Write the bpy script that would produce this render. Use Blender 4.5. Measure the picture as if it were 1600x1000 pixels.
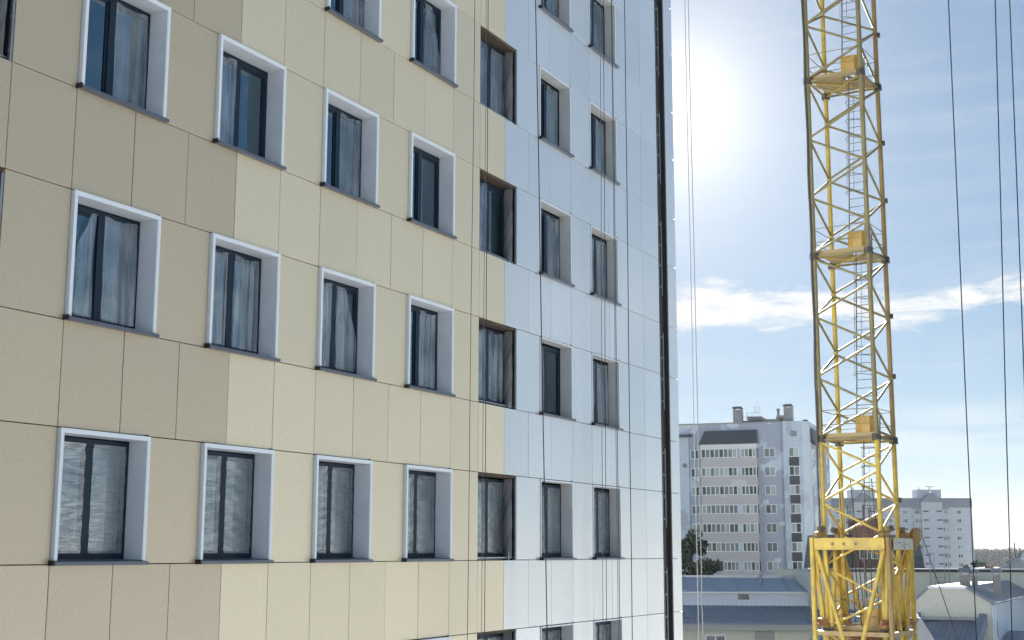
import bpy, math, random
from mathutils import Vector, Matrix
R = math.radians
sc = bpy.context.scene
col = sc.collection
for o in list(bpy.data.objects): bpy.data.objects.remove(o)

# ------------------------------------------------------------------ camera
EYE = 11.0
PITCH = 0.16983
cam_d = bpy.data.cameras.new('camera')
cam = bpy.data.objects.new('camera', cam_d); col.objects.link(cam)
cam.matrix_world = Matrix.Translation((0, 0, EYE)) @ Matrix.Rotation(math.pi/2 + PITCH, 4, 'X') @ Matrix.Rotation(0.00186, 4, 'Z')
cam_d.sensor_width = 36.0
cam_d.lens = 36.0 * 2108.7 / 1600.0
cam_d.clip_start = 0.5; cam_d.clip_end = 9000
sc.camera = cam

# ------------------------------------------------------------------ sky and sun
SUN = Vector((0.121, 1.0, 0.338)).normalized()          # low morning sun, just behind the building's corner
SUN_EL = math.asin(SUN.z); SUN_AZ = math.atan2(SUN.x, SUN.y)
world = bpy.data.worlds.new('World'); sc.world = world; world.use_nodes = True
world.cycles.sampling_method = 'MANUAL'; world.cycles.sample_map_resolution = 512
wn = world.node_tree.nodes; wl = world.node_tree.links; wn.clear()
def N(t, **k):
    n = wn.new(t)
    for a, b in k.items(): setattr(n, a, b)
    return n
def wmath(op, a, b=None, c=None, clamp=False):
    n = N('ShaderNodeMath', operation=op, use_clamp=clamp)
    for i, v in enumerate((a, b, c)):
        if v is None: continue
        if isinstance(v, (int, float)): n.inputs[i].default_value = v
        else: wl.new(v, n.inputs[i])
    return n.outputs[0]
out = N('ShaderNodeOutputWorld'); bg = N('ShaderNodeBackground')
sky = N('ShaderNodeTexSky', sky_type='NISHITA')
sky.sun_disc = False; sky.sun_elevation = SUN_EL; sky.sun_rotation = SUN_AZ
sky.altitude = 0; sky.air_density = 0.7; sky.dust_density = 0.05; sky.ozone_density = 3.0
SKY_STRENGTH = 0.05
bg.inputs[1].default_value = SKY_STRENGTH
# thin clouds: a ragged streak ten degrees above the horizon and faint cirrus higher up, all round the sky
tc = N('ShaderNodeTexCoord'); sp = N('ShaderNodeSeparateXYZ'); wl.new(tc.outputs['Generated'], sp.inputs[0])
az = wmath('ARCTAN2', sp.outputs[0], sp.outputs[1])
el = wmath('ARCSINE', sp.outputs[2])
def cnoise(sx, sy, ox, oy, detail, rough=0.55, dist=0.0):
    cb = N('ShaderNodeCombineXYZ')
    wl.new(wmath('MULTIPLY_ADD', az, sx, ox), cb.inputs[0]); wl.new(wmath('MULTIPLY_ADD', el, sy, oy), cb.inputs[1])
    nz = N('ShaderNodeTexNoise'); nz.inputs['Scale'].default_value = 1.0; nz.inputs['Detail'].default_value = detail
    nz.inputs['Roughness'].default_value = rough; nz.inputs['Distortion'].default_value = dist
    wl.new(cb.outputs[0], nz.inputs['Vector']); return nz.outputs['Fac']
def sstep(x, a, b):
    n = N('ShaderNodeMapRange', interpolation_type='SMOOTHSTEP'); wl.new(x, n.inputs[0])
    n.inputs[1].default_value = a; n.inputs[2].default_value = b
    return n.outputs[0]
drift = wmath('MULTIPLY_ADD', cnoise(9, 9, 3.1, 0.4, 1), 0.05, -0.025)
dist_ = wmath('ABSOLUTE', wmath('SUBTRACT', wmath('ADD', el, drift), 0.176))
band = sstep(dist_, 0.030, 0.0)
wisp = cnoise(20, 75, 1.7, 2.0, 6, 0.66, 0.5)
streak = sstep(wmath('ADD', wmath('MULTIPLY', band, 0.50), wmath('MULTIPLY', wisp, 1.15)), 0.80, 1.16)
cirr = wmath('MULTIPLY', sstep(cnoise(6, 48, 0.3, 5.0, 4, 0.6, 0.3), 0.45, 0.85), 0.22)
low = wmath('MULTIPLY', wmath('MULTIPLY', sstep(wmath('ABSOLUTE', wmath('SUBTRACT', el, 0.085)), 0.035, 0.0), sstep(cnoise(5, 60, 4.0, 1.0, 2), 0.4, 0.75)), 0.35)
cloud = wmath('MAXIMUM', wmath('MULTIPLY', streak, 0.92), wmath('MAXIMUM', cirr, low))
mixc = N('ShaderNodeMix', data_type='RGBA')
# the whole sky softly compressed, plus the bright aureole of thin haze round the sun itself
gam = N('ShaderNodeGamma'); gam.inputs[1].default_value = 0.43; wl.new(sky.outputs[0], gam.inputs[0])
hsv = N('ShaderNodeHueSaturation'); hsv.inputs['Saturation'].default_value = 1.5; wl.new(gam.outputs[0], hsv.inputs['Color'])
dot = N('ShaderNodeVectorMath', operation='DOT_PRODUCT'); wl.new(tc.outputs['Generated'], dot.inputs[0]); dot.inputs[1].default_value = SUN
ang = wmath('ARCCOSINE', wmath('MINIMUM', dot.outputs['Value'], 0.999999))
aur = wmath('ADD', wmath('MULTIPLY', wmath('EXPONENT', wmath('MULTIPLY', ang, -1/0.055)), 4.0), wmath('MULTIPLY', wmath('EXPONENT', wmath('MULTIPLY', ang, -1/0.18)), 0.42))
acol = N('ShaderNodeVectorMath', operation='SCALE'); acol.inputs[0].default_value = (1.0, 0.90, 0.70); wl.new(aur, acol.inputs[3])
sadd = N('ShaderNodeVectorMath', operation='ADD'); wl.new(hsv.outputs[0], sadd.inputs[0]); wl.new(acol.outputs[0], sadd.inputs[1])
wl.new(cloud, mixc.inputs['Factor']); wl.new(sadd.outputs[0], mixc.inputs[6])
mixc.inputs[7].default_value = (3.6, 3.55, 3.4, 1)
wl.new(mixc.outputs[2], bg.inputs[0]); wl.new(bg.outputs[0], out.inputs[0])

sun_d = bpy.data.lights.new('sun', 'SUN'); sun_d.energy = 5.0; sun_d.angle = R(0.53); sun_d.color = (1.0, 0.965, 0.91)
sun = bpy.data.objects.new('sun', sun_d); col.objects.link(sun)
sun.rotation_euler = SUN.to_track_quat('Z', 'Y').to_euler()

vs = sc.view_settings
vs.view_transform = 'Standard'; vs.look = 'None'; vs.gamma = 1.0; vs.use_curve_mapping = False
vs.exposure = 2.55
sc.cycles.max_bounces = 6; sc.cycles.diffuse_bounces = 3; sc.cycles.glossy_bounces = 3; sc.cycles.transparent_max_bounces = 12; sc.cycles.volume_bounces = 0
sc.cycles.use_adaptive_sampling = True; sc.cycles.adaptive_threshold = 0.02
sc.cycles.use_denoising = True
sc.cycles.caustics_reflective = False; sc.cycles.caustics_refractive = False
sc.cycles.sample_clamp_indirect = 6.0

# ------------------------------------------------------------------ materials
MAT = {}
def new_mat(name):
    m = bpy.data.materials.new(name); m.use_nodes = True; MAT[name] = m
    nt = m.node_tree; nt.nodes.clear()
    o = nt.nodes.new('ShaderNodeOutputMaterial')
    return m, nt, o
def pbr(name, c, rough=0.6, metal=0.0, spec=0.5, var=0.0, vscale=4.0, vcol=None, grain=0.0, gscale=300.0,
        bump=0.0, bscale=20.0, rnd=0.0, patch=None, stretch=None, coat=0.0, ior=1.5):
    """c base colour; var/vcol a large blotchy second colour; grain fine speckle; rnd tonal change from piece to piece"""
    m, nt, o = new_mat(name); n = nt.nodes; l = nt.links
    b = n.new('ShaderNodeBsdfPrincipled'); l.new(b.outputs[0], o.inputs[0])
    b.inputs['Roughness'].default_value = rough; b.inputs['Metallic'].default_value = metal
    b.inputs['Specular IOR Level'].default_value = spec; b.inputs['Coat Weight'].default_value = coat; b.inputs['IOR'].default_value = ior
    geo = n.new('ShaderNodeNewGeometry'); pos = geo.outputs['Position']
    if stretch:
        mp = n.new('ShaderNodeVectorMath'); mp.operation = 'MULTIPLY'; mp.inputs[1].default_value = stretch
        l.new(pos, mp.inputs[0]); pos = mp.outputs[0]
    cur = n.new('ShaderNodeRGB'); cur.outputs[0].default_value = (*c, 1); cur = cur.outputs[0]
    def noise(scale, detail=4, p=None):
        z = n.new('ShaderNodeTexNoise'); z.inputs['Scale'].default_value = scale; z.inputs['Detail'].default_value = detail
        l.new(p or pos, z.inputs['Vector']); return z.outputs['Fac']
    def mix(fac, a, bcol, mode='MIX'):
        x = n.new('ShaderNodeMix'); x.data_type = 'RGBA'; x.blend_type = mode
        if isinstance(fac, float): x.inputs[0].default_value = fac
        else: l.new(fac, x.inputs[0])
        l.new(a, x.inputs[6])
        if isinstance(bcol, tuple): x.inputs[7].default_value = (*bcol, 1)
        else: l.new(bcol, x.inputs[7])
        return x.outputs[2]
    def mr(v, a, bb, c0, d):
        x = n.new('ShaderNodeMapRange'); l.new(v, x.inputs[0])
        for i, q in enumerate((a, bb, c0, d)): x.inputs[i+1].default_value = q
        return x.outputs[0]
    if patch:                                    # squarish repair patches: (second colour, scale, threshold)
        vo = n.new('ShaderNodeTexVoronoi'); vo.distance = 'CHEBYCHEV'; vo.inputs['Scale'].default_value = patch[1]
        l.new(pos, vo.inputs['Vector'])
        sepc = n.new('ShaderNodeSeparateColor'); l.new(vo.outputs['Color'], sepc.inputs[0])
        fac = mr(sepc.outputs[0], patch[2], patch[2] + 0.02, 0.0, 1.0)
        fac2 = n.new('ShaderNodeMath'); fac2.operation = 'MULTIPLY'; l.new(fac, fac2.inputs[0]); l.new(mr(noise(0.6, 5), 0.40, 0.52, 0.15, 1.0), fac2.inputs[1])
        cur = mix(fac2.outputs[0], cur, patch[0])
    if var > 0:
        cur = mix(mr(noise(vscale, 6), 0.42, 0.72, 0.0, var), cur, vcol or tuple(x*0.55 for x in c))
    if grain > 0:
        v = mr(noise(gscale, 2), 0.3, 0.7, 1-grain, 1+grain)
        hs = n.new('ShaderNodeHueSaturation'); l.new(v, hs.inputs['Value']); l.new(cur, hs.inputs['Color']); cur = hs.outputs[0]
    if rnd > 0:
        oi = n.new('ShaderNodeObjectInfo')
        hs = n.new('ShaderNodeHueSaturation'); l.new(mr(oi.outputs['Random'], 0, 1, 1-rnd, 1+rnd), hs.inputs['Value']); l.new(cur, hs.inputs['Color']); cur = hs.outputs[0]
    l.new(cur, b.inputs['Base Color'])
    if bump > 0:
        bm = n.new('ShaderNodeBump'); bm.inputs['Strength'].default_value = 1.0; bm.inputs['Distance'].default_value = bump
        l.new(noise(bscale, 3), bm.inputs['Height']); l.new(bm.outputs[0], b.inputs['Normal'])
    return m
# facade cassettes
pk = dict(rough=0.40, spec=0.5, ior=2.4, metal=0.2, grain=0.07, gscale=38, bump=0.0035, bscale=1.3, rnd=0.05, var=0.25, vscale=0.5)
pbr('panel_tan', (0.585, 0.465, 0.295), vcol=(0.55, 0.44, 0.285), **pk)
pbr('panel_beige', (0.79, 0.665, 0.44), vcol=(0.755, 0.635, 0.425), **pk)
pk.update(rough=0.22, ior=2.9)
pbr('panel_white', (0.71, 0.735, 0.755), vcol=(0.68, 0.705, 0.73), **pk)
pbr('membrane', (0.035, 0.035, 0.04), 0.8)
pbr('slot_dark', (0.03, 0.028, 0.028), 0.5, var=0.5, vscale=2)
pbr('render_grey', (0.42, 0.42, 0.41), 0.85, var=0.3, vscale=1.5)
pbr('plaster', (0.27, 0.265, 0.25), 0.85, var=0.25, vscale=1.2)
pbr('casing_white', (0.86, 0.89, 0.92), 0.35, grain=0.02, gscale=80)
pbr('reveal_white', (0.86, 0.88, 0.91), 0.45, grain=0.06, gscale=70, var=0.15, vscale=3)
pbr('reveal_grey', (0.70, 0.70, 0.69), 0.5, grain=0.05, gscale=70, var=0.2, vscale=3)
pbr('sill_metal', (0.13, 0.145, 0.18), 0.38, 0.2, grain=0.04)
pbr('window_frame', (0.010, 0.024, 0.045), 0.5, spec=0.3)
pbr('cap_black', (0.012, 0.012, 0.014), 0.5)
pbr('soffit_wood', (0.10, 0.072, 0.05), 0.8, var=0.6, vscale=5, stretch=(1, 1, 3))
pbr('foil', (0.30, 0.285, 0.28), 0.5, 0.1, var=0.5, vscale=3, vcol=(0.17, 0.155, 0.15), bump=0.01, bscale=9, stretch=(1, 1, 0.4))
pbr('galvanised', (0.36, 0.37, 0.38), 0.4, 0.7, var=0.4, vscale=5)
pbr('rope_dark', (0.03, 0.03, 0.033), 0.7)
pbr('rail_grey', (0.16, 0.165, 0.17), 0.5, 0.5)
pbr('rope_grey', (0.16, 0.16, 0.165), 0.6)
# crane
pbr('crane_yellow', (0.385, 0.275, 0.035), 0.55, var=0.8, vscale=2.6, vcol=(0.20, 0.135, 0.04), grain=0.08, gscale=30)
pbr('crane_shaded', (0.15, 0.125, 0.045), 0.6, var=0.8, vscale=2.2, vcol=(0.085, 0.07, 0.04), grain=0.08, gscale=30)  # darker copy of the yellow: shade of the backlit mast put into the colour
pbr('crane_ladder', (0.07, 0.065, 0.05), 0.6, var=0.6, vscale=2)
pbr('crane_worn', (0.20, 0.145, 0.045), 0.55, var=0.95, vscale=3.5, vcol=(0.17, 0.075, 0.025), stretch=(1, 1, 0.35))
pbr('crane_plate', (0.22, 0.16, 0.06), 0.6, var=0.7, vscale=2.0, vcol=(0.22, 0.15, 0.06))
pbr('hatch_ochre', (0.30, 0.185, 0.03), 0.55, var=0.7, vscale=3, vcol=(0.18, 0.10, 0.03))
pbr('rust', (0.20, 0.085, 0.035), 0.8, var=0.6, vscale=9)
pbr('steel_dark', (0.05, 0.045, 0.04), 0.6, var=0.5, vscale=6)
pbr('sign_plate', (0.36, 0.36, 0.31), 0.6, var=0.6, vscale=4, vcol=(0.17, 0.16, 0.13))
# background
pbr('lilac_wall', (0.41, 0.455, 0.56), 0.9, patch=((0.66, 0.74, 0.84), 0.34, 0.66), grain=0.04, gscale=2.0, var=0.2, vscale=0.12, vcol=(0.41, 0.47, 0.58))
pbr('pale_wall', (0.57, 0.66, 0.78), 0.9, patch=((0.47, 0.52, 0.61), 0.4, 0.70), grain=0.04, gscale=2.0)
pbr('pink_wall', (0.57, 0.54, 0.57), 0.9, patch=((0.68, 0.68, 0.71), 0.3, 0.86), grain=0.03, gscale=2.0)
pbr('slate_roof', (0.045, 0.058, 0.075), 0.6, bump=0.03, bscale=3)
pbr('dark_infill', (0.055, 0.058, 0.068), 0.6)
pbr('chimney_grey', (0.33, 0.32, 0.31), 0.9, var=0.3, vscale=1)
pbr('white_trim', (0.82, 0.84, 0.86), 0.6)
pbr('upvc', (0.86, 0.88, 0.90), 0.45)
pbr('glass_pale', (0.42, 0.47, 0.47), 0.12, spec=0.9, rnd=0.25)
pbr('glass_mid', (0.16, 0.185, 0.20), 0.08, spec=0.9, rnd=0.35)
pbr('glass_dark', (0.028, 0.034, 0.042), 0.06, spec=0.8)
pbr('tower_wall', (0.60, 0.61, 0.67), 0.9, var=0.3, vscale=0.2, vcol=(0.57, 0.53, 0.57))
pbr('tower_band', (0.25, 0.265, 0.33), 0.85)
pbr('tower_grey', (0.33, 0.335, 0.38), 0.9)
pbr('white_render', (0.76, 0.80, 0.86), 0.85, var=0.25, vscale=0.5, vcol=(0.70, 0.71, 0.73))
pbr('cream_render', (0.72, 0.69, 0.58), 0.88, var=0.25, vscale=0.6, vcol=(0.63, 0.61, 0.52), grain=0.04, gscale=3)
pbr('grey_render', (0.42, 0.42, 0.40), 0.9)
pbr('blue_roof', (0.24, 0.305, 0.38), 0.5, 0.2, var=0.4, vscale=0.4, vcol=(0.20, 0.25, 0.32))
pbr('rib_roof', (0.20, 0.235, 0.29), 0.5, 0.1, var=0.3, vscale=0.6)
pbr('seam_roof', (0.30, 0.31, 0.325), 0.5, 0.25, var=0.3, vscale=0.5)
pbr('zinc', (0.50, 0.52, 0.54), 0.32, 0.6)
pbr('parapet_blue', (0.21, 0.24, 0.30), 0.6)
pbr('brick_brown', (0.22, 0.105, 0.08), 0.9, var=0.3, vscale=2)
pbr('ground_mix', (0.20, 0.20, 0.15), 0.95, var=0.9, vscale=0.02, vcol=(0.32, 0.31, 0.29), grain=0.1, gscale=1.5)
pbr('bounce_yard_pale', (0.42, 0.43, 0.44), 0.95, var=0.4, vscale=0.15, grain=0.1, gscale=8)  # pale grey chosen to throw sunlight up at the facade
pbr('asphalt', (0.055, 0.055, 0.058), 0.9, var=0.4, vscale=0.6, grain=0.1, gscale=20)
pbr('bark', (0.07, 0.05, 0.035), 0.9, var=0.5, vscale=6)
pbr('leaf_dark', (0.032, 0.05, 0.022), 0.9, spec=0.1, rnd=0.1, var=0.6, vscale=0.8, vcol=(0.045, 0.055, 0.02))
pbr('leaf_far', (0.025, 0.042, 0.03), 1.0, spec=0.0, var=0.7, vscale=0.05, vcol=(0.045, 0.055, 0.03))
pbr('leaf_red', (0.12, 0.045, 0.035), 0.8)

def glass_mat():
    m, nt, o = new_mat('window_glass'); n = nt.nodes; l = nt.links
    fr = n.new('ShaderNodeFresnel'); fr.inputs[0].default_value = 3.2
    mx = n.new('ShaderNodeMixShader'); tr = n.new('ShaderNodeBsdfTransparent'); tr.inputs[0].default_value = (0.50, 0.68, 0.80, 1)
    gl = n.new('ShaderNodeBsdfGlossy'); gl.inputs['Roughness'].default_value = 0.015; gl.inputs[0].default_value = (0.66, 0.88, 1, 1)
    nz = n.new('ShaderNodeTexNoise'); nz.inputs['Scale'].default_value = 1.6; nz.inputs['Detail'].default_value = 1
    geo = n.new('ShaderNodeNewGeometry'); l.new(geo.outputs['Position'], nz.inputs['Vector'])
    bm = n.new('ShaderNodeBump'); bm.inputs['Distance'].default_value = 0.004; l.new(nz.outputs[0], bm.inputs['Height']); l.new(bm.outputs[0], gl.inputs['Normal'])
    l.new(fr.outputs[0], mx.inputs[0]); l.new(tr.outputs[0], mx.inputs[1]); l.new(gl.outputs[0], mx.inputs[2]); l.new(mx.outputs[0], o.inputs[0])
glass_mat()
def film_mat(name, stretch, dens):
    m, nt, o = new_mat(name); n = nt.nodes; l = nt.links
    geo = n.new('ShaderNodeNewGeometry'); mp = n.new('ShaderNodeVectorMath'); mp.operation = 'MULTIPLY'; mp.inputs[1].default_value = stretch
    l.new(geo.outputs['Position'], mp.inputs[0])
    nz = n.new('ShaderNodeTexNoise'); nz.inputs['Scale'].default_value = 1.0; nz.inputs['Detail'].default_value = 4; nz.inputs['Roughness'].default_value = 0.6; nz.inputs['Distortion'].default_value = 0.5
    l.new(mp.outputs[0], nz.inputs['Vector'])
    n2 = n.new('ShaderNodeTexNoise'); n2.inputs['Scale'].default_value = 1.7; n2.inputs['Detail'].default_value = 2; l.new(geo.outputs['Position'], n2.inputs['Vector'])
    av = n.new('ShaderNodeMath'); av.operation = 'MULTIPLY_ADD'; av.inputs[1].default_value = 0.55; l.new(n2.outputs[0], av.inputs[0])
    hf = n.new('ShaderNodeMath'); hf.operation = 'MULTIPLY'; hf.inputs[1].default_value = 0.5; l.new(nz.outputs[0], hf.inputs[0]); l.new(hf.outputs[0], av.inputs[2])
    mr = n.new('ShaderNodeMapRange'); l.new(av.outputs[0], mr.inputs[0])
    for i, v in enumerate((0.34, 0.75, dens*0.35, min(1, dens*1.7))): mr.inputs[i+1].default_value = v
    bm = n.new('ShaderNodeBump'); bm.inputs['Distance'].default_value = 0.008; l.new(nz.outputs[0], bm.inputs['Height'])
    tr = n.new('ShaderNodeBsdfTransparent'); tr.inputs[0].default_value = (0.93, 0.95, 0.96, 1)
    df = n.new('ShaderNodeBsdfDiffuse'); df.inputs[0].default_value = (0.70, 0.80, 0.86, 1)
    tl = n.new('ShaderNodeBsdfTranslucent'); tl.inputs[0].default_value = (0.6, 0.62, 0.62, 1)
    gl = n.new('ShaderNodeBsdfGlossy'); gl.inputs['Roughness'].default_value = 0.16; gl.inputs[0].default_value = (0.9, 0.9, 0.9, 1)
    l.new(bm.outputs[0], gl.inputs['Normal']); l.new(bm.outputs[0], df.inputs['Normal'])
    a = n.new('ShaderNodeMixShader'); a.inputs[0].default_value = 0.3; l.new(df.outputs[0], a.inputs[1]); l.new(tl.outputs[0], a.inputs[2])
    b = n.new('ShaderNodeMixShader'); b.inputs[0].default_value = 0.55; l.new(a.outputs[0], b.inputs[1]); l.new(gl.outputs[0], b.inputs[2])
    c = n.new('ShaderNodeMixShader'); l.new(mr.outputs[0], c.inputs[0]); l.new(tr.outputs[0], c.inputs[1]); l.new(b.outputs[0], c.inputs[2])
    l.new(c.outputs[0], o.inputs[0])
film_mat('film_hanging', (13, 13, 0.9), 0.36)
film_mat('film_taut', (5.0, 5.0, 34), 0.34)

# ------------------------------------------------------------------ mesh helpers
class MB:
    def __init__(s): s.v = []; s.f = []
    def box(s, x0, x1, y0, y1, z0, z1):
        b = len(s.v)
        s.v += [(x0,y0,z0),(x1,y0,z0),(x1,y1,z0),(x0,y1,z0),(x0,y0,z1),(x1,y0,z1),(x1,y1,z1),(x0,y1,z1)]
        s.f += [(b,b+3,b+2,b+1),(b+4,b+5,b+6,b+7),(b,b+1,b+5,b+4),(b+1,b+2,b+6,b+5),(b+2,b+3,b+7,b+6),(b+3,b,b+4,b+7)]
        return s
    def obox(s, c, ux, uy, uz):
        """box about centre c with half-axis vectors"""
        b = len(s.v); c, ux, uy, uz = map(Vector, (c, ux, uy, uz))
        for k in (-1, 1):
            for i, j in ((-1,-1),(1,-1),(1,1),(-1,1)): s.v.append(tuple(c + ux*i + uy*j + uz*k))
        s.f += [(b,b+3,b+2,b+1),(b+4,b+5,b+6,b+7),(b,b+1,b+5,b+4),(b+1,b+2,b+6,b+5),(b+2,b+3,b+7,b+6),(b+3,b,b+4,b+7)]
        return s
    def tube(s, p, q, r, n=8, r2=None):
        p, q = Vector(p), Vector(q); d = (q-p).normalized()
        a = d.cross(Vector((0,0,1)) if abs(d.z) < 0.95 else Vector((1,0,0))).normalized(); c = d.cross(a); b = len(s.v)
        r2 = r if r2 is None else r2
        for pt, rr in ((p, r), (q, r2)):
            for k in range(n):
                t = 2*math.pi*k/n; s.v.append(tuple(pt + (a*math.cos(t) + c*math.sin(t))*rr))
        for k in range(n): s.f.append((b+k, b+(k+1)%n, b+n+(k+1)%n, b+n+k))
        s.f.append(tuple(b+k for k in range(n-1,-1,-1))); s.f.append(tuple(b+n+k for k in range(n)))
        return s
    def path(s, pts, r, n=6):
        for i in range(len(pts)-1): s.tube(pts[i], pts[i+1], r, n)
        return s
    def poly(s, bottom, top):
        """closed solid between two rings of equal length"""
        b = len(s.v); n = len(bottom); s.v += [tuple(p) for p in bottom] + [tuple(p) for p in top]
        for k in range(n): s.f.append((b+k, b+(k+1)%n, b+n+(k+1)%n, b+n+k))
        s.f.append(tuple(b+k for k in range(n-1,-1,-1))); s.f.append(tuple(b+n+k for k in range(n)))
        return s
    def grid(s, fn, nu, nv):
        b = len(s.v)
        for j in range(nv+1):
            for i in range(nu+1): s.v.append(tuple(fn(i/nu, j/nv)))
        w = nu+1
        for j in range(nv):
            for i in range(nu): s.f.append((b+j*w+i, b+j*w+i+1, b+(j+1)*w+i+1, b+(j+1)*w+i))
        return s
    def ring(s, c, ax, R0, r, n=18, m=6):
        c, ax = Vector(c), Vector(ax).normalized(); a = ax.orthogonal().normalized(); d = ax.cross(a)
        return s.path([c + (a*math.cos(2*math.pi*k/n) + d*math.sin(2*math.pi*k/n))*R0 for k in range(n+1)], r, m)
    def mesh(s, name, mat, smooth=False):
        me = bpy.data.meshes.new(name); me.from_pydata(s.v, [], s.f); me.update()
        me.materials.append(MAT[mat])
        if smooth:
            for p in me.polygons: p.use_smooth = True
        return me
    def build(s, name, mat, parent=None, loc=None, smooth=False):
        return link(name, s.mesh(name, mat, smooth), parent, loc)
def link(name, data, parent=None, loc=None):
    o = bpy.data.objects.new(name, data); col.objects.link(o)
    if parent is not None: o.parent = parent
    if loc is not None: o.location = loc
    return o
def tag(o, label, cat, group=None, kind=None):
    if label: o['label'] = label
    if cat: o['category'] = cat
    if group: o['group'] = group
    if kind: o['kind'] = kind
    return o
def thing(name, label, cat, loc=(0,0,0), rz=0.0, group=None):
    o = bpy.data.objects.new(name, None); col.objects.link(o); o.location = loc; o.rotation_euler = (0,0,rz); o.empty_display_size = 0.3
    return tag(o, label, cat, group)
def structure(o): o['kind'] = 'structure'; return o

# ------------------------------------------------------------------ ground
g = MB(); g.grid(lambda u, v: (-3500 + 8000*u, -300 + 7000*v, 0.0), 8, 8)
structure(g.build('ground', 'ground_mix'))
g = MB(); g.box(-60, 160, -120, 122, -0.2, 0.006)  # unseen yard, enlarged and paled to bounce sunlight onto the shaded facade
structure(g.build('bounce_yard', 'bounce_yard_pale'))

# ------------------------------------------------------------------ the clad building
PSI, PW = 0.48339, 1.05792
FO = (-5.558, 16.501, 0.0)                        # panel joint 0 at the facade line
Z0 = EYE - 0.1676                                  # sill level of the row at eye height
ST, WH = 3.0, 1.6624                               # storey, height of a window band
bld = thing('clad_building', 'tall new building clad in tan, beige and white panels with film-covered windows', 'building', FO, math.pi/2 - PSI)
def X(i): return i*PW
ROWS = range(-1, 6)
COLS = [-2.5 + 2.5*k for k in range(8)]           # left joint of each window
XL, XR = -4.0, 20.25
GAP = 0.0055
panel_cache = {}
def panel(i0, i1, z0, z1, mat):
    w, h = round((i1-i0)*PW - 2*GAP, 4), round(z1-z0 - 2*GAP, 4)
    key = (w, h, mat)
    if key not in panel_cache:
        m = MB(); c = 0.004
        back = [(0,0.045,0),(w,0.045,0),(w,0.045,h),(0,0.045,h)]; mid = [(0,c,0),(w,c,0),(w,c,h),(0,c,h)]; fr = [(c,0,c),(w-c,0,c),(w-c,0,h-c),(c,0,h-c)]
        m.v = back + mid + fr
        for a in (0, 4):
            for k in range(4): m.f.append((a+k, a+(k+1)%4, a+4+(k+1)%4, a+4+k))
        m.f.append((8,9,10,11))
        panel_cache[key] = m.mesh('cladding_panel', mat)
    o = link('cladding_panel', panel_cache[key], bld, (X(i0)+GAP, random.uniform(-0.0015, 0.0015), z0+GAP))
    o.rotation_euler = (random.uniform(-0.0008, 0.0008), 0, random.uniform(-0.0008, 0.0008))
def tone(i): return 'panel_tan' if i < 3 else ('panel_beige' if i < 11 else 'panel_white')
random.seed(4)
for r in ROWS:
    zb = Z0 + ST*r; zt = zb + WH
    for i in range(-4, 19):                        # spandrel band below the row's windows
        i1 = i+1 if i < 18 else 19.05
        panel(i, i1, zb - (ST-WH), zb, tone(i))
    piers = [(-3.5, -2.5)] + [(c+1.5, c+2.5) for c in COLS[:-1]] + [(16.5, 18), (18, 19.05)]
    for a, b in piers: panel(a, b, zb, zt, tone(a))
    panel(19.65, 20.25, zb - (ST-WH), zb, 'panel_white'); panel(19.65, 20.25, zb, zt, 'panel_white')

# wall behind the cladding, with the window openings
TOP = 38.0
w = MB(); Y0, Y1 = 0.10, 0.36
zlo, zhi = Z0 + ST*ROWS[0], Z0 + ST*ROWS[-1] + WH
w.box(X(-9), X(XR)-0.05, Y0, Y1, 0.0, zlo)
w.box(X(-9), X(XR)-0.05, Y0, Y1, zhi, TOP)
for r in ROWS:
    zb = Z0 + ST*r
    if r != ROWS[-1]: w.box(X(-9), X(XR)-0.05, Y0, Y1, zb+WH, zb+ST)
    edges = [-9] + [e for c in COLS for e in (c, c+1.5)] + [None]
    for k in range(0, len(edges), 2):
        a = X(edges[k]); b = X(edges[k+1]) if edges[k+1] is not None else X(XR)-0.05
        w.box(a, b, Y0, Y1, zb, zb+WH)
w.build('wall', 'membrane', bld)
# plain cladding outside the part in view keeps the same face line
w = MB(); w.box(X(-9), X(-4)-0.02, 0.0, 0.098, 0, TOP); w.box(X(-4), X(XR), 0.0, 0.098, zhi+0.02, TOP); w.box(X(-4), X(XR), 0.0, 0.098, 0, zlo-(ST-WH)-0.02)
w.build('plain_cladding', 'render_grey', bld)
w = MB(); w.box(X(XR)-0.048, X(XR)-0.003, 0.047, 14, 0, TOP); w.box(X(-9), X(-9)+0.2, 0.37, 14, 0, TOP); w.box(X(-9)+0.2, X(XR)-0.06, 13.8, 14, 0, TOP); w.box(X(-9), X(XR), 0.1, 14, TOP+0.01, TOP+0.2)
w.build('end_wall', 'panel_white', bld)
w = MB()                                            # bare concrete rooms seen through the panes
for r in list(ROWS) + [ROWS[-1]+1]: w.box(X(-8.9), X(XR)-0.1, 0.37, 5.0, Z0 + ST*r - 1.05, Z0 + ST*r - 0.83)
for c in COLS: w.box(X(c-0.55), X(c-0.45), 0.37, 5.0, zlo-0.8, zhi+0.5)
w.box(X(-8.9), X(XR)-0.1, 5.0, 5.2, 0, TOP-0.1)
w.box(X(16.95), X(17.05), 0.37, 5.0, zlo-0.8, zhi+0.5)
w.build('room_shell', 'plaster', bld)

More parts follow.
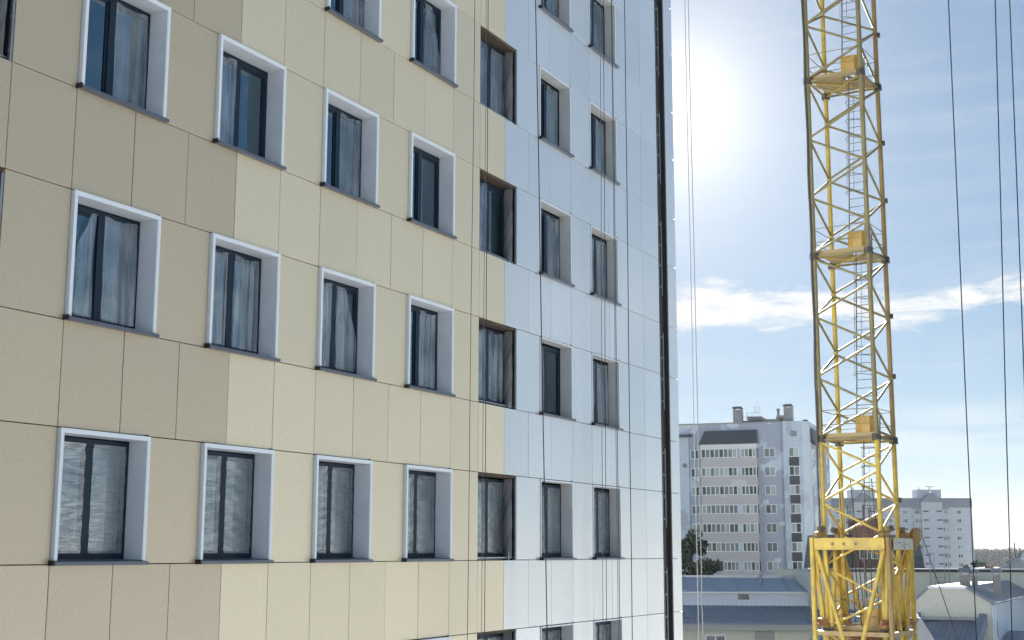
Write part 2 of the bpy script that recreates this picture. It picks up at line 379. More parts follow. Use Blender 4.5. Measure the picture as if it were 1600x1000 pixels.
# service slot near the corner: brackets on the dark wall, one ladder-like rail per storey
slot_rail = None
for r in range(-2, 6):
    zb = Z0 + ST*r + 0.78
    if slot_rail is None:
        m = MB()
        m.box(0.10, 0.15, -0.02, 0.03, 0, 2.05); m.box(0.32, 0.40, 0.0, 0.03, 0, 2.0)
        for zz in (0.18, 0.75, 1.3, 1.85): m.box(0.15, 0.32, 0.005, 0.02, zz, zz+0.06)
        slot_rail = m.mesh('bracket_rail', 'rail_grey')
    link('bracket_rail', slot_rail, bld, (X(19.05), 0.05, zb))
m = MB(); m.box(X(19.57), X(19.65)-0.008, -0.004, 0.09, zlo-2, zhi+0.3); m.build('slot_edge_profile', 'steel_dark', bld)
m = MB(); m.box(X(19.05)+0.002, X(19.05)+0.022, -0.006, 0.09, zlo-2, zhi+0.3); m.build('slot_edge_profile', 'steel_dark', bld)
m = MB(); m.box(X(19.05)+0.03, X(19.57), 0.085, 0.098, zlo-2, zhi+0.3); m.build('slot_lining', 'slot_dark', bld)

# windows -----------------------------------------------------------
WW = 1.5*PW
def film_sheet(x0, x1, z0, z1, kind, seed, amp=1.0):
    rd = random.Random(seed); m = MB()
    ph = [rd.uniform(0, 6.3) for _ in range(8)]; fr = [rd.uniform(14, 46) for _ in range(4)]; sh = rd.uniform(-0.25, 0.25)
    def wob(x, z):
        if kind == 'taut':
            return -0.0035*amp*(math.sin(fr[0]*2.6*z + 5*x + ph[0]) + 0.8*math.sin(fr[1]*3.1*z - 14*x + ph[1]) + 0.6*math.sin(fr[2]*2.4*z + 16*x + ph[2]))
        return -0.011*amp*(math.sin(fr[0]*x + sh*z*6 + ph[0]) + 0.7*math.sin(fr[1]*x - sh*z*9 + ph[1] + math.sin(z*3)) + 0.5*math.sin(fr[2]*x + ph[2] + 1.5*z))
    def fn(u, v):
        a, b = x0, x1
        if kind == 'torn':                          # hangs from one upper corner and spreads towards the sill
            ap = x0 + (x1-x0)*0.92; a = ap + (x0-ap)*min(1, 0.10 + 0.95*v**0.8); b = ap + (x1-ap)*min(1, 0.2 + v) - 0.05*math.sin(3.0*v)
        if kind == 'peel':                          # upper half came loose on one side
            b = x1 - (x1-x0)*max(0, 0.55*(1-1.6*v)); a = x0 + 0.03*math.sin(9*v)
        x = a + (b-a)*u; z = z1 + (z0-z1)*v
        if kind == 'hang':
            z += 0.02*math.sin(7*u + ph[3]) * (1-v)
        if kind == 'taut':
            x += 0.006*math.sin(31*v + ph[4]) * (2*u-1)
        return (x, wob(x, z) - 0.012, z)
    return m.grid(fn, 28, 30)
ZI0, ZI1 = 0.065, WH - 0.085
LX0, LX1 = 0.075, WW - 0.075
MX = WW/2
film_meshes = {}
def film_mesh(side, kind, seed):
    k = (side, kind, seed)
    if k not in film_meshes:
        if side == 'L': a, b = LX0 + 0.065, MX - 0.066
        elif side == 'R': a, b = MX + 0.066, LX1 - 0.065
        else: a, b = LX0 + 0.05, LX1 - 0.05
        m = film_sheet(a, b, ZI0 + 0.07, ZI1 - 0.06, kind, seed)
        film_meshes[k] = m.mesh('protective_film', 'film_taut' if kind == 'taut' else 'film_hanging', True)
    return film_meshes[k]
YF = 0.265
fm = MB()                                           # frame: outer ring, mullion, sash rebates
fm.box(LX0, LX0+0.06, YF, YF+0.07, ZI0, ZI1); fm.box(LX1-0.06, LX1, YF, YF+0.07, ZI0, ZI1)
fm.box(LX0+0.06, LX1-0.06, YF, YF+0.07, ZI0, ZI0+0.065); fm.box(LX0+0.06, LX1-0.06, YF, YF+0.07, ZI1-0.075, ZI1)
fm.box(MX-0.055, MX+0.055, YF-0.012, YF+0.058, ZI0+0.066, ZI1-0.076)
frame_mesh = fm.mesh('window', 'window_frame')
def sash(a, b):
    m = MB(); t = 0.035
    m.box(a, a+t, YF+0.012, YF+0.05, ZI0+0.067, ZI1-0.077); m.box(b-t, b, YF+0.012, YF+0.05, ZI0+0.067, ZI1-0.077)
    m.box(a+t, b-t, YF+0.012, YF+0.05, ZI0+0.067, ZI0+0.067+t); m.box(a+t, b-t, YF+0.012, YF+0.05, ZI1-0.077-t, ZI1-0.077)
    return m.mesh('sash', 'window_frame')
sashes = [sash(LX0+0.062, MX-0.057), sash(MX+0.057, LX1-0.062)]
def pane(a, b):
    m = MB(); m.box(a, b, YF+0.028, YF+0.034, ZI0+0.09, ZI1-0.10); return m.mesh('pane', 'window_glass')
panes = [pane(LX0+0.09, MX-0.085), pane(MX+0.085, LX1-0.09)]
def surround(front, ring):
    m = MB(); e = 0.010
    x0, x1, z0, z1 = e, WW-e, 0.0, WH-e
    m.box(x0, x0+ring, front, 0.03, 0.045, z1); m.box(x1-ring, x1, front, 0.03, 0.045, z1); m.box(x0+ring, x1-ring, front, 0.03, z1-ring, z1)
    return m.mesh('surround', 'casing_white')
surr_big, surr_small = surround(-0.058, 0.046), surround(-0.018, 0.022)
def reveal(ring, front, mat):
    m = MB(); e = 0.010 + ring; t = 0.012
    m.box(e, e+t, front, YF-0.001, 0.05, WH-e); m.box(WW-e-t, WW-e, front, YF-0.001, 0.05, WH-e); m.box(e+t, WW-e-t, front, YF-0.001, WH-e-t, WH-e)
    return m.mesh('reveal', mat)
rev_big, rev_small = reveal(0.046, -0.052, 'reveal_white'), reveal(0.022, -0.014, 'reveal_grey')
sl = MB(); sl.poly([(0.0,-0.092,-0.012),(WW+0.02,-0.092,-0.012),(WW+0.02,YF,-0.002),(0.0,YF,-0.002)], [(0.0,-0.092,0.032),(WW+0.02,-0.092,0.032),(WW+0.02,YF,0.066),(0.0,YF,0.066)])
sill_mesh = sl.mesh('sill', 'sill_metal')
cp = MB(); cp.box(-0.028, -0.002, -0.094, 0.02, -0.014, 0.05); cap_mesh = cp.mesh('sill_end_cap', 'cap_black')
cl = MB(); cl.box(WW-0.06, WW-0.005, -0.02, 0.03, WH-0.004, WH+0.014); clip_mesh = cl.mesh('clip', 'cap_black')
bs = MB(); bs.box(0.0, WW, 0.03, YF+0.06, WH-0.05, WH-0.004); soffit_mesh = bs.mesh('bare_soffit', 'soffit_wood')
rd = random.Random(9)
def foil_fn(u, v):
    b = 0.03*math.sin(math.pi*u)*(0.7+0.3*math.sin(4*v+1)) + 0.006*math.sin(11*v+4*u) + 0.004*math.sin(27*v+9*u)
    return (WW-0.10-b, 0.05+(YF-0.06)*u, 0.03+(WH-0.09)*v)
fo = MB(); fo.grid(foil_fn, 12, 26); foil_mesh = fo.mesh('foil_wrap', 'foil', True)
rl = MB(); rl.box(WW-0.045, WW-0.012, 0.0, 0.04, 0.0, WH-0.06)
for zz in (0.12, 0.55, 1.0, 1.4): rl.box(WW-0.06, WW-0.045, 0.015, 0.03, zz, zz+0.03)
rail_mesh = rl.mesh('cladding_rail', 'galvanised')
br = MB(); br.box(0.0, WW-0.02, 0.06, 0.10, 0.035, 0.06); br.box(0.0, WW-0.02, 0.20, YF+0.06, -0.01, 0.045); br.box(WW-0.30, WW-0.27, 0.02, 0.06, 0.0, 0.15); bare_mesh = br.mesh('sill_rail', 'galvanised')
# which film hangs in which window: (row, column) -> left sash, right sash
FILM = {}
for r in ROWS:
    for ci in range(8):
        k = rd.random()
        if r == 0 or r == -1: FILM[(r, ci)] = ('taut', 'taut')
        else: FILM[(r, ci)] = (rd.choice([None, 'hang', 'hang']), rd.choice(['hang', 'hang', 'hang', 'peel']))
FILM.update({(2,1):(None,'hang'), (2,2):('hang',None), (2,3):(None,'hang'), (2,4):(None,None), (1,1):('torn','hang'), (1,2):('hang','hang'), (1,3):('hang','peel'), (1,4):(None,'hang'),
             (3,3):(None,'hang'), (3,4):(None,'peel'), (3,5):('hang','hang'), (2,5):('hang',None), (1,5):('hang','hang'), (1,6):('hang',None), (1,7):('hang','hang')})
for r in ROWS:
    for ci, c in enumerate(COLS):
        loc = (X(c), 0.0, Z0 + ST*r)
        wdw = link('window', frame_mesh, bld, loc)
        bare = ci in (0, 5)
        for k in (0, 1):
            link('sash', sashes[k], wdw); link('pane', panes[k], wdw)
        if bare:
            link('bare_soffit', soffit_mesh, wdw); link('foil_wrap', foil_mesh, wdw); link('cladding_rail', rail_mesh, wdw); link('sill_rail', bare_mesh, wdw)
        else:
            big = ci < 5
            link('surround', surr_big if big else surr_small, wdw); link('reveal', rev_big if big else rev_small, wdw)
            link('sill', sill_mesh, wdw); link('sill_end_cap', cap_mesh, wdw); link('clip', clip_mesh, wdw)
        for side, kind in zip('LR', FILM[(r, ci)]):
            if kind:
                o = link('protective_film', film_mesh(side, kind, rd.randrange(5)), wdw, (0, YF-0.008, 0))

# ------------------------------------------------------------------ ropes
def fac_pt(i, off, z):
    u = Vector((math.sin(PSI), math.cos(PSI), 0)); n = Vector((math.cos(PSI), -math.sin(PSI), 0))
    return Vector(FO) + u*(i*PW) + n*off + Vector((0,0,z))
def rope(name, label, p, q, r, mat, cat='rope', group=None):
    p, q = Vector(p), Vector(q); d = (q-p)/(q.z-p.z)
    lo = p + d*(0.05-p.z); hi = p + d*(TOP-p.z)
    m = MB(); k = 40
    pts = [lo + (hi-lo)*(j/k) - lo + Vector((0.003*math.sin(j*0.7), 0.003*math.cos(j*0.9), 0)) for j in range(k+1)]
    m.path(pts, r, 5)
    return tag(m.build(name, mat, None, lo), label, cat, group)
for lab, a, b, za, zb, rr, mt in [
    ('leftmost thin grey rope hanging before the beige panels', 9.09, 8.98, 21.57, 9.44, 0.006, 'rope_dark'),
    ('thin dark rope crossing the bare windows, left of a close pair', 9.53, 9.47, 21.75, 9.41, 0.0055, 'rope_grey'),
    ('thin dark rope crossing the bare windows, right of a close pair', 9.60, 9.58, 21.76, 9.41, 0.007, 'rope_dark'),
    ('thick black rope slanting past the first white window column', 11.58, 12.03, 22.57, 9.26, 0.011, 'rope_dark'),
    ('thin rope before the last white window column, leftmost of four', 14.80, 14.62, 23.86, 9.11, 0.007, 'rope_grey'),
    ('thin rope before the last white window column, second of four', 14.98, 14.80, 23.93, 9.10, 0.007, 'rope_dark'),
    ('thin rope before the last white window column, third of four', 15.42, 15.41, 24.10, 9.07, 0.007, 'rope_grey'),
    ('dark rope at the right edge of the last white window column', 15.46, 15.50, 24.10, 9.07, 0.008, 'rope_dark'),
    ('dark rope hanging before the blank white panels near the corner', 16.21, 16.17, 24.42, 9.02, 0.010, 'rope_dark')]:
    rope('hanging_rope', lab, fac_pt(a, 0.4, za), fac_pt(b, 0.4, zb), rr, mt, group='ropes hanging down the facade')
rope('hanging_rope', 'pale rope in the sun glare beside the building corner, nearer the corner', (4.99,37,26.8), (5.01,37,8.7), 0.013, 'rope_grey', group='ropes beside the building corner')
rope('hanging_rope', 'pale rope in the sun glare beside the building corner, farther from the corner', (5.09,37,26.8), (5.12,37,8.7), 0.013, 'rope_grey', group='ropes beside the building corner')
for lab, p, q in [('dark steel cable right of the crane, nearest to the mast', (10.25,30,23.8), (10.08,30,9.13)), ('dark steel cable right of the crane, second from the mast', (11.35,30,23.8), (10.85,30,9.13)),
                  ('dark steel cable at the right edge of the sky', (11.69,30,23.8), (11.47,30,14.71))]:
    rope('steel_cable', lab, p, q, 0.014, 'rope_dark', 'cable', 'cables right of the crane')

# ------------------------------------------------------------------ tower crane
CX, CY = 12.80, 50.0
crane = thing('tower_crane', 'yellow lattice tower crane mast standing on a braced base frame', 'crane', (CX, CY, 0))
TH = R(13); HD = 1.47
corner = {'front': (math.sin(TH), -math.cos(TH)), 'right': (math.cos(TH), math.sin(TH)), 'back': (-math.sin(TH), math.cos(TH)), 'left': (-math.cos(TH), -math.sin(TH))}
def cpt(k, z, h=HD): return Vector((corner[k][0]*h, corner[k][1]*h, z))
FL = [1.33 + 6.88*k for k in range(6)]
FACES = [('left','front'), ('front','right'), ('right','back'), ('back','left')]
for k in corner:
    for a, b in zip(FL[:-1], FL[1:]):
        m = MB(); m.tube(cpt(k, a), cpt(k, b), 0.088, 10); m.build('leg', 'crane_yellow' if k == 'back' or b < 16 else ('crane_worn' if k == 'right' else 'crane_shaded'), crane)  # upper front and left legs get the painted shade, back leg the lit yellow
    for z in FL:
        c = cpt(k, z); m = MB(); m.tube(c - Vector((0,0,0.10)), c + Vector((0,0,0.10)), 0.125, 10)
        for t in range(6):
            a = t*math.pi/3; p = c + Vector((math.cos(a)*0.145, math.sin(a)*0.145, 0)); m.tube(p-Vector((0,0,.13)), p+Vector((0,0,.13)), 0.022, 5)
        m.build('flange', 'steel_dark', crane)
for a, b in zip(FL[:-1], FL[1:]):
    h = b - a
    for f, s in FACES:
        lr = f if f in ('left','right') else s; fb = s if lr == f else f
        nodes = [(lr, 0), (fb, 1/6), (lr, 2/6), (fb, 3/6), (lr, 4/6), (fb, 5/6), (lr, 1)]
        for (k0, t0), (k1, t1) in zip(nodes[:-1], nodes[1:]):
            z0 = a + h*t0 + (0.12 if t0 == 0 else 0.05); z1 = a + h*t1 - (0.12 if t1 == 1 else 0.05)
            p, q = cpt(k0, z0), cpt(k1, z1); d = (q-p).normalized(); p = p + d*0.06; q = q - d*0.06
            m = MB(); m.tube(p, q, 0.046, 8); m.build('brace', 'crane_yellow' if b < 16 else 'crane_shaded', crane)
    # section head ring and guard rails of the landing below
    for f, s in FACES:
        m = MB(); m.tube(cpt(f, b-0.02), cpt(s, b-0.02), 0.045, 7); m.build('ring_bar', 'crane_shaded', crane)
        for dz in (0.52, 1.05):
            m = MB(); m.tube(cpt(f, a+dz), cpt(s, a+dz), 0.016, 5); m.build('guard_rail', 'crane_shaded', crane)
    # landing plate with a hatch and its guard
    lf = Vector((math.cos(TH), -math.sin(TH)*1.0, 0)); lf = (cpt('front',0)-cpt('left',0)).normalized(); rb = (cpt('back',0)-cpt('left',0)).normalized()
    side = HD*math.sqrt(2); o = cpt('left', a+0.06)
    def pl(u0, u1, v0, v1, m, t=0.02):
        m.obox(o + lf*((u0+u1)/2) + rb*((v0+v1)/2), lf*((u1-u0)/2), rb*((v1-v0)/2), Vector((0,0,t)))
    m = MB(); pl(0.12, side-0.85, 0.12, side-0.12, m); pl(side-0.85, side-0.12, 0.9, side-0.12, m); pl(side-0.35, side-0.12, 0.12, 0.9, m)
    m.build('landing', 'crane_plate', crane)
    for tb in (0.10, side-0.10):
        m = MB(); m.obox(o+lf*(side/2)+rb*tb+Vector((0,0,0.06)), lf*(side/2-0.12), rb*0.01, Vector((0,0,0.08))); m.build('toe_board', 'crane_plate', crane)
    for f, s in (('left','right'), ('front','back')):
        m = MB(); m.tube(cpt(f, a-0.04, HD-0.1), cpt(s, a-0.04, HD-0.1), 0.03, 6); m.build('under_brace', 'crane_yellow', crane)
    m = MB()
    def gp(u, v, z): return o + lf*u + rb*v + Vector((0,0,z))
    arc = [(side-0.88, 0.92), (side-0.90, 0.55), (side-0.84, 0.28), (side-0.62, 0.20), (side-0.30, 0.20), (side-0.16, 0.34), (side-0.14, 0.80)]
    for (u0, v0), (u1, v1) in zip(arc[:-1], arc[1:]):
        m.poly([gp(u0,v0,0.02), gp(u1,v1,0.02), gp(u1-0.01,v1+0.012,0.02), gp(u0-0.01,v0+0.012,0.02)], [gp(u0,v0,0.75), gp(u1,v1,0.75), gp(u1-0.01,v1+0.012,0.75), gp(u0-0.01,v0+0.012,0.75)])
    m.build('hatch_guard', 'hatch_ochre', crane)
    # ladder with its hoops
    c0 = gp(side-0.62, 0.62, 0.0) - Vector((0,0,0.06)); c1 = c0 + lf*0.26 + rb*0.08 + Vector((0,0,h+0.9))
    d = (c1-c0).normalized(); wd = lf*0.30
    m = MB(); m.tube(c0-wd, c1-wd, 0.024, 6); m.tube(c0+wd, c1+wd, 0.024, 6); ladder = m.build('ladder', 'crane_ladder', crane)
    n = int((c1-c0).length/0.30); rung = None
    for j in range(1, n):
        p = c0 + (c1-c0)*(j/n)
        if rung is None:
            q = MB(); q.tube(-wd, wd, 0.013, 5); rung = q.mesh('rung', 'crane_ladder')
        link('rung', rung, ladder, p)
    q = MB(); pts = [(-wd*1.0)*math.cos(math.pi*t/12)*1.0 + rb*(-0.62)*math.sin(math.pi*t/12) - wd*0.35*math.sin(math.pi*t/12) for t in range(13)]
    q.path(pts, 0.012, 4); hoop = q.mesh('safety_hoop', 'crane_ladder')
    for j in range(7):
        t = 0.30 + 0.09*j
        link('safety_hoop', hoop, ladder, c0 + (c1-c0)*t)
    q = MB(); off = pts[5]; q.tube(c0 + (c1-c0)*0.30 + off, c0 + (c1-c0)*0.84 + off, 0.009, 4); off = pts[8]; q.tube(c0 + (c1-c0)*0.30 + off, c0 + (c1-c0)*0.84 + off, 0.009, 4)
    q.build('hoop_strap', 'crane_ladder', ladder)
# supply cable tied along one leg
m = MB(); pts = [cpt('left', z) + Vector((-0.12 - 0.07*max(0, (20-z)/9)*(1 if z < 20 else 0) + 0.015*math.sin(z*1.7), -0.10, 0)) for z in [11.6 + 0.8*k for k in range(30)]]
m.path(pts, 0.038, 6); m.build('supply_cable', 'rope_dark', crane)
for k in ('right',):
    for z in (12.9, 17.5, 19.8, 24.3, 26.6, 31.0):
        m = MB(); m.box(-0.05, 0.07, -0.06, 0.06, -0.09, 0.09); m.build('lug', 'steel_dark', crane, cpt(k, z) + Vector((0.11, 0, 0)))
# base frame round the foot of the mast
HB = 1.96; BT = 11.50; BH = 0.42
for f, s in FACES:
    p, q = cpt(f, BT-BH/2, HB), cpt(s, BT-BH/2, HB); d = (q-p).normalized(); nrm = Vector((d.y, -d.x, 0))
    m = MB(); m.obox((p+q)/2, d*((q-p).length/2 - 0.11), nrm*0.09, Vector((0,0,BH/2)))
    m.obox((p+q)/2 + Vector((0,0,BH/2-0.015)), d*((q-p).length/2 - 0.12), nrm*0.13, Vector((0,0,0.0145))); m.obox((p+q)/2 - Vector((0,0,BH/2-0.015)), d*((q-p).length/2 - 0.12), nrm*0.13, Vector((0,0,0.0145)))
    beam = m.build('base_beam', 'crane_yellow', crane)
    if (f, s) == ('left', 'front'):
        for t in (0.28, 0.43, 0.58):
            c = p + (q-p)*t + nrm*0.09
            bm_ = MB(); bm_.tube(c, c + nrm*0.05, 0.055, 10); bm_.tube(c + nrm*0.05, c + nrm*0.08, 0.03, 8); bm_.build('bolt', 'crane_plate', beam)
    if (f, s) == ('front', 'right'):
        c = (p+q)/2 + nrm*0.136
        pm = MB(); pm.obox(c, d*((q-p).length/2-0.16), nrm*0.006, Vector((0,0,0.19))); pm.build('sign_plate', 'sign_plate', beam)
        sm = MB(); rs = random.Random(3)                # worn stencilled characters, no longer readable
        for t, w0, h0, dz in [(-0.62,.10,.02,.0),(-0.50,.03,.07,.03),(-0.40,.12,.02,.05),(-0.27,.03,.13,-.01),(-0.18,.07,.02,.06),(-0.06,.03,.03,.08),(-0.05,.03,.06,-.02),(0.10,.03,.12,.02),(0.18,.08,.02,-.05),(0.34,.10,.018,-.01),(0.48,.09,.018,-.02),(0.12,.11,.07,-.13)]:
            sm.obox(c + d*t*1.1 + nrm*0.008 + Vector((0,0,dz)), d*w0/2, nrm*0.004, Vector((0,0,h0/2)))
        sm.build('stencil_marks', 'steel_dark', beam)
    # lower ring and the V braces of this face
    p2, q2 = cpt(f, 8.15, HB), cpt(s, 8.15, HB)
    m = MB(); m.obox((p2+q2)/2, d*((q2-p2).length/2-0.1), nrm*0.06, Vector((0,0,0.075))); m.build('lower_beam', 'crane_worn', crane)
    mid = (cpt(f, 7.0, HB) + cpt(s, 7.0, HB))/2
    for k, e in ((f, 0.16), (s, -0.16)):
        m = MB(); m.tube(cpt(k, BT-BH-0.02, HB) + d*e, mid - d*e*0.5, 0.082, 9); m.build('base_brace', 'crane_yellow', crane)
        m = MB(); m.tube(mid - d*e*0.5, cpt(k, 0.8, HB) + d*e, 0.082, 9); m.build('base_brace', 'crane_yellow', crane)
for k in corner:
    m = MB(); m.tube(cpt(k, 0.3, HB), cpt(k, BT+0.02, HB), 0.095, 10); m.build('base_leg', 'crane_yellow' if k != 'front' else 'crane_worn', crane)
    a, b = cpt(k, BT-0.5, HB-0.1), cpt(k, 8.5, HD+0.12)
    m = MB(); m.tube(a, b, 0.07, 8); m.build('strut', 'crane_yellow', crane)
    t = Vector((-corner[k][1], corner[k][0], 0))
    m = MB(); m.tube(cpt(k, BT-0.4, HB-0.35) + t*0.3, cpt(k, 8.4, HD-0.1) + t*0.2, 0.075, 8); m.build('strut', 'crane_yellow', crane)
    # seat of the mast on the frame: lugs and clamps
    m = MB(); c = cpt(k, BT+0.12, HD+0.22); m.obox(c, t*0.15, Vector((corner[k][0], corner[k][1], 0))*0.15, Vector((0,0,0.07))); m.tube(c - t*0.22 + Vector((0,0,.07)), c + t*0.22 + Vector((0,0,.07)), 0.05, 8)
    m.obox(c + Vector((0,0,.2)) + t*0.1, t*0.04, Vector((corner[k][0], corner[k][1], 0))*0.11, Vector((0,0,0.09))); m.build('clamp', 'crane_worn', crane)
    m = MB(); m.tube(c + t*0.12 + Vector((0,0,0.16)), c + t*0.34 + Vector((0,0,0.22)), 0.11, 8); m.build('pin', 'steel_dark', crane)
    m = MB(); c = cpt(k, 8.45, HD+0.2); m.obox(c, t*0.2, Vector((corner[k][0], corner[k][1], 0))*0.25, Vector((0,0,0.05))); m.tube(c - t*0.25 + Vector((0,0,.12)), c + t*0.25 + Vector((0,0,.12)), 0.10, 8); m.build('clamp', 'rust', crane)
# rope sheave bracket on the outer corner
c = cpt('right', BT-0.05, HB+0.02); t = Vector((corner['right'][0], corner['right'][1], 0)); m = MB()
sec = [(0.04,-0.40),(0.14,-0.40),(0.34,0.02),(0.30,0.36),(0.16,0.44),(0.0,0.22)]
nn = Vector((-t.y, t.x, 0))
for sgn in (-1, 1):
    m.poly([c + t*a + Vector((0,0,b)) + nn*(sgn*0.13-0.015) for a, b in sec], [c + t*a + Vector((0,0,b)) + nn*(sgn*0.13+0.015) for a, b in sec])
m.build('sheave_bracket', 'crane_worn', crane)
m = MB(); m.tube(c + t*0.17 + Vector((0,0,0.2)) - nn*0.10, c + t*0.17 + Vector((0,0,0.2)) + nn*0.10, 0.14, 18); m.build('sheave', 'rust', crane)
for j, (a, b) in enumerate([((0.36,0,BT+0.3), (2.2,-0.6,5.0)), ((-1.0,0.5,BT+0.3), (0.05,0.4,BT+0.35))]):
    m = MB(); m.tube(c + Vector((a[0],a[1],a[2]-c.z)), Vector((c.x+b[0], c.y+b[1], b[2])), 0.018, 5); m.build('hoist_rope', 'rope_dark', crane)
rs = random.Random(11)
for j in range(9):
    p = Vector((-0.75+0.19*j+rs.uniform(-.05,.05), rs.uniform(-.5,.4), 13.4+rs.uniform(-1.8,0.3))); q = Vector((-0.55+0.17*j+rs.uniform(-.1,.25), rs.uniform(-.3,.3), 7.3))
    m = MB(); m.tube(p, q, 0.019, 5); m.build('hoist_rope', 'rope_dark', crane)
for j, x in enumerate((-0.62, -0.12)):
    m = MB(); cc = Vector((x, -0.9+0.2*x, 7.75)); m.ring(cc, (0.3, -1, 0), 0.27, 0.07, 18, 6); m.tube(cc+Vector((0,.05,0)), cc+Vector((0,-.05,0)), 0.06, 8); m.build('drum_flange', 'rust', crane)
m = MB(); m.box(-0.7, 0.95, -0.5, 0.5, 7.2, 8.05); m.build('winch_housing', 'crane_plate', crane)
m = MB(); m.box(-2.6, 2.6, -2.6, 2.6, 0.0, 0.9); m.build('ballast_base', 'grey_render', crane)

# ------------------------------------------------------------------ background buildings
def win(parent, x0, x1, z0, z1, y, n=2, glass=None, rs=random, frame='upvc', fw=0.07, depth=0.09, name='window'):
    """a framed window standing slightly proud of the wall face y (outward is -y), n lights side by side"""
    m = MB()
    m.box(x0, x1, y-depth, y-0.002, z0, z0+fw); m.box(x0, x1, y-depth, y-0.002, z1-fw, z1)
    m.box(x0, x0+fw, y-depth+.001, y-0.003, z0+fw, z1-fw); m.box(x1-fw, x1, y-depth+.001, y-0.003, z0+fw, z1-fw)
    for k in range(1, n):
        xm = x0 + (x1-x0)*k/n; m.box(xm-fw/2, xm+fw/2, y-depth+.001, y-0.003, z0+fw, z1-fw)
    wd = m.build(name, frame, parent)
    for k in range(n):
        a = x0 + (x1-x0)*k/n + fw*0.5; b = x0 + (x1-x0)*(k+1)/n - fw*0.5
        gname = glass or rs.choice(['glass_pale','glass_mid','glass_mid','glass_dark'])
        p = MB(); p.box(a, b, y-depth*0.45, y-0.004, z0+fw*0.6, z1-fw*0.6); p.build('pane', gname, wd)
    return wd

# lilac grey apartment block -------------------------------------------------
A = R(20)
blk = thing('apartment_block', 'ten storey lilac grey apartment block with patched walls and glazed balconies', 'building', (43.92, 200.0, 0), -A)
# local x runs left to right along the front (0 at the right corner), y goes into the block
rs = random.Random(21)
S1 = 2.78; ZT = 26.32                               # top of the first window row in view
m = MB(); m.box(-26, -2.9-0.8, 0, 13, 0, 30.1); m.build('wall', 'lilac_wall', blk)
m = MB(); m.poly([(-3.7,-0.35,0),(-0.9,-0.35,0),(0,0.6,0),(0,13,0),(-3.7,13,0)], [(-3.7,-0.35,30.2),(-0.9,-0.35,30.2),(0,0.6,30.2),(0,13,30.2),(-3.7,13,30.2)]); m.build('stair_bay', 'pale_wall', blk)
m = MB(); m.box(-26, -18.0, -0.25, -0.003, 0, 29.0); m.build('wall_bay', 'pale_wall', blk)
m = MB(); m.box(0.002, 0.10, 3.0, 24, 0, 29.6); m.box(-9, 0.0, 13.01, 24, 0, 29.6); m.build('side_wing', 'lilac_wall', blk)
m = MB(); m.box(-26.1, -3.6, -0.12, 0.3, 30.1, 30.28); m.box(-26.1, 0.1, 12.8, 13.1, 30.11, 30.29); m.build('coping', 'chimney_grey', blk)
BX0, BX1 = -15.95, -7.55
for k in range(10):
    zt = ZT - S1*k; zb = zt - 1.42
    if zb < 1: break
    # left windows
    win(blk, -17.75, -16.25, zb-0.02, zt-0.05, 0.0, 2, rs=rs, fw=0.11)
    # glazed balconies: parapet and two bands of lights
    m = MB(); m.box(BX0, BX1, -1.1, -0.003, zb-1.36, zb-0.02); m.build('balcony_parapet', 'pink_wall', blk)
    m = MB(); m.box(-10.45, -9.95, -1.08, -0.004, zb-0.019, zt+0.0); m.build('balcony_pier', 'pale_wall', blk)
    if k == 6:
        win(blk, -12.9, -10.5, zb, zt-0.01, -0.98, 4, rs=rs, name='balcony_glazing', fw=0.13)
    else:
        win(blk, BX0+0.02, -10.46, zb, zt-0.01, -0.98, 8, rs=rs, name='balcony_glazing', fw=0.13)
    win(blk, -9.93, BX1-0.02, zb, zt-0.01, -0.98, 4, rs=rs, name='balcony_glazing', fw=0.13)
    m = MB(); m.box(BX0+0.01, BX1-0.01, -0.6, -0.005, zb, zt-0.02); m.build('balcony_backing', 'dark_infill', blk)
    win(blk, -6.6, -4.95, zb, zt, 0.0, 2, rs=rs, fw=0.11)
    win(blk, -2.9, -1.35, zb, zt, -0.35, 2, rs=rs, fw=0.11)
    m = MB(); m.box(-2.85, -1.4, -0.41, -0.352, zb-1.33, zb-0.04); m.build('infill_panel', 'dark_infill', blk)
    m = MB(); m.box(-26, -3.71, -0.02, -0.001, zb-0.30, zb-0.27)
    # side face
    for yy in (4.5, 9.0, 14.5, 19.5):
        m = MB(); m.box(0.10, 0.17, yy, yy+1.6, zb, zt); wn_ = m.build('window', 'upvc', blk)
        for q in (0, 1):
            p = MB(); p.box(0.171, 0.185, yy+0.1+0.75*q, yy+0.75+0.75*q, zb+0.1, zt-0.1); p.build('pane', rs.choice(['glass_pale','glass_mid','glass_dark']), wn_)
win(blk, -2.45, -1.6, 27.9, 28.75, -0.35, 1, glass='glass_mid', frame='grey_render')
m = MB(); m.poly([(BX0-0.25,-1.35,26.95),(BX1+0.1,-1.35,26.95),(BX1+0.1,-0.003,26.95),(BX0-0.25,-0.003,26.95)], [(BX0+0.45,-0.35,29.05),(BX1+0.05,-0.35,29.05),(BX1+0.05,-0.003,29.05),(BX0+0.45,-0.003,29.05)]); m.build('balcony_roof', 'slate_roof', blk)
m = MB(); m.box(BX0-0.05, BX1+0.02, -1.2, -0.004, 26.33, 26.94); m.build('balcony_fascia', 'white_trim', blk)
m = MB(); m.box(-22, -17.4, -0.9, -0.252, 28.2, 28.6); m.build('canopy', 'slate_roof', blk)
m = MB(); m.poly([(0.11,2.2,27.0),(0.75,2.2,27.0),(0.75,12,27.0),(0.11,12,27.0)], [(0.11,2.2,29.3),(0.2,2.2,29.3),(0.2,12,29.3),(0.11,12,29.3)]); m.build('side_roof', 'slate_roof', blk)
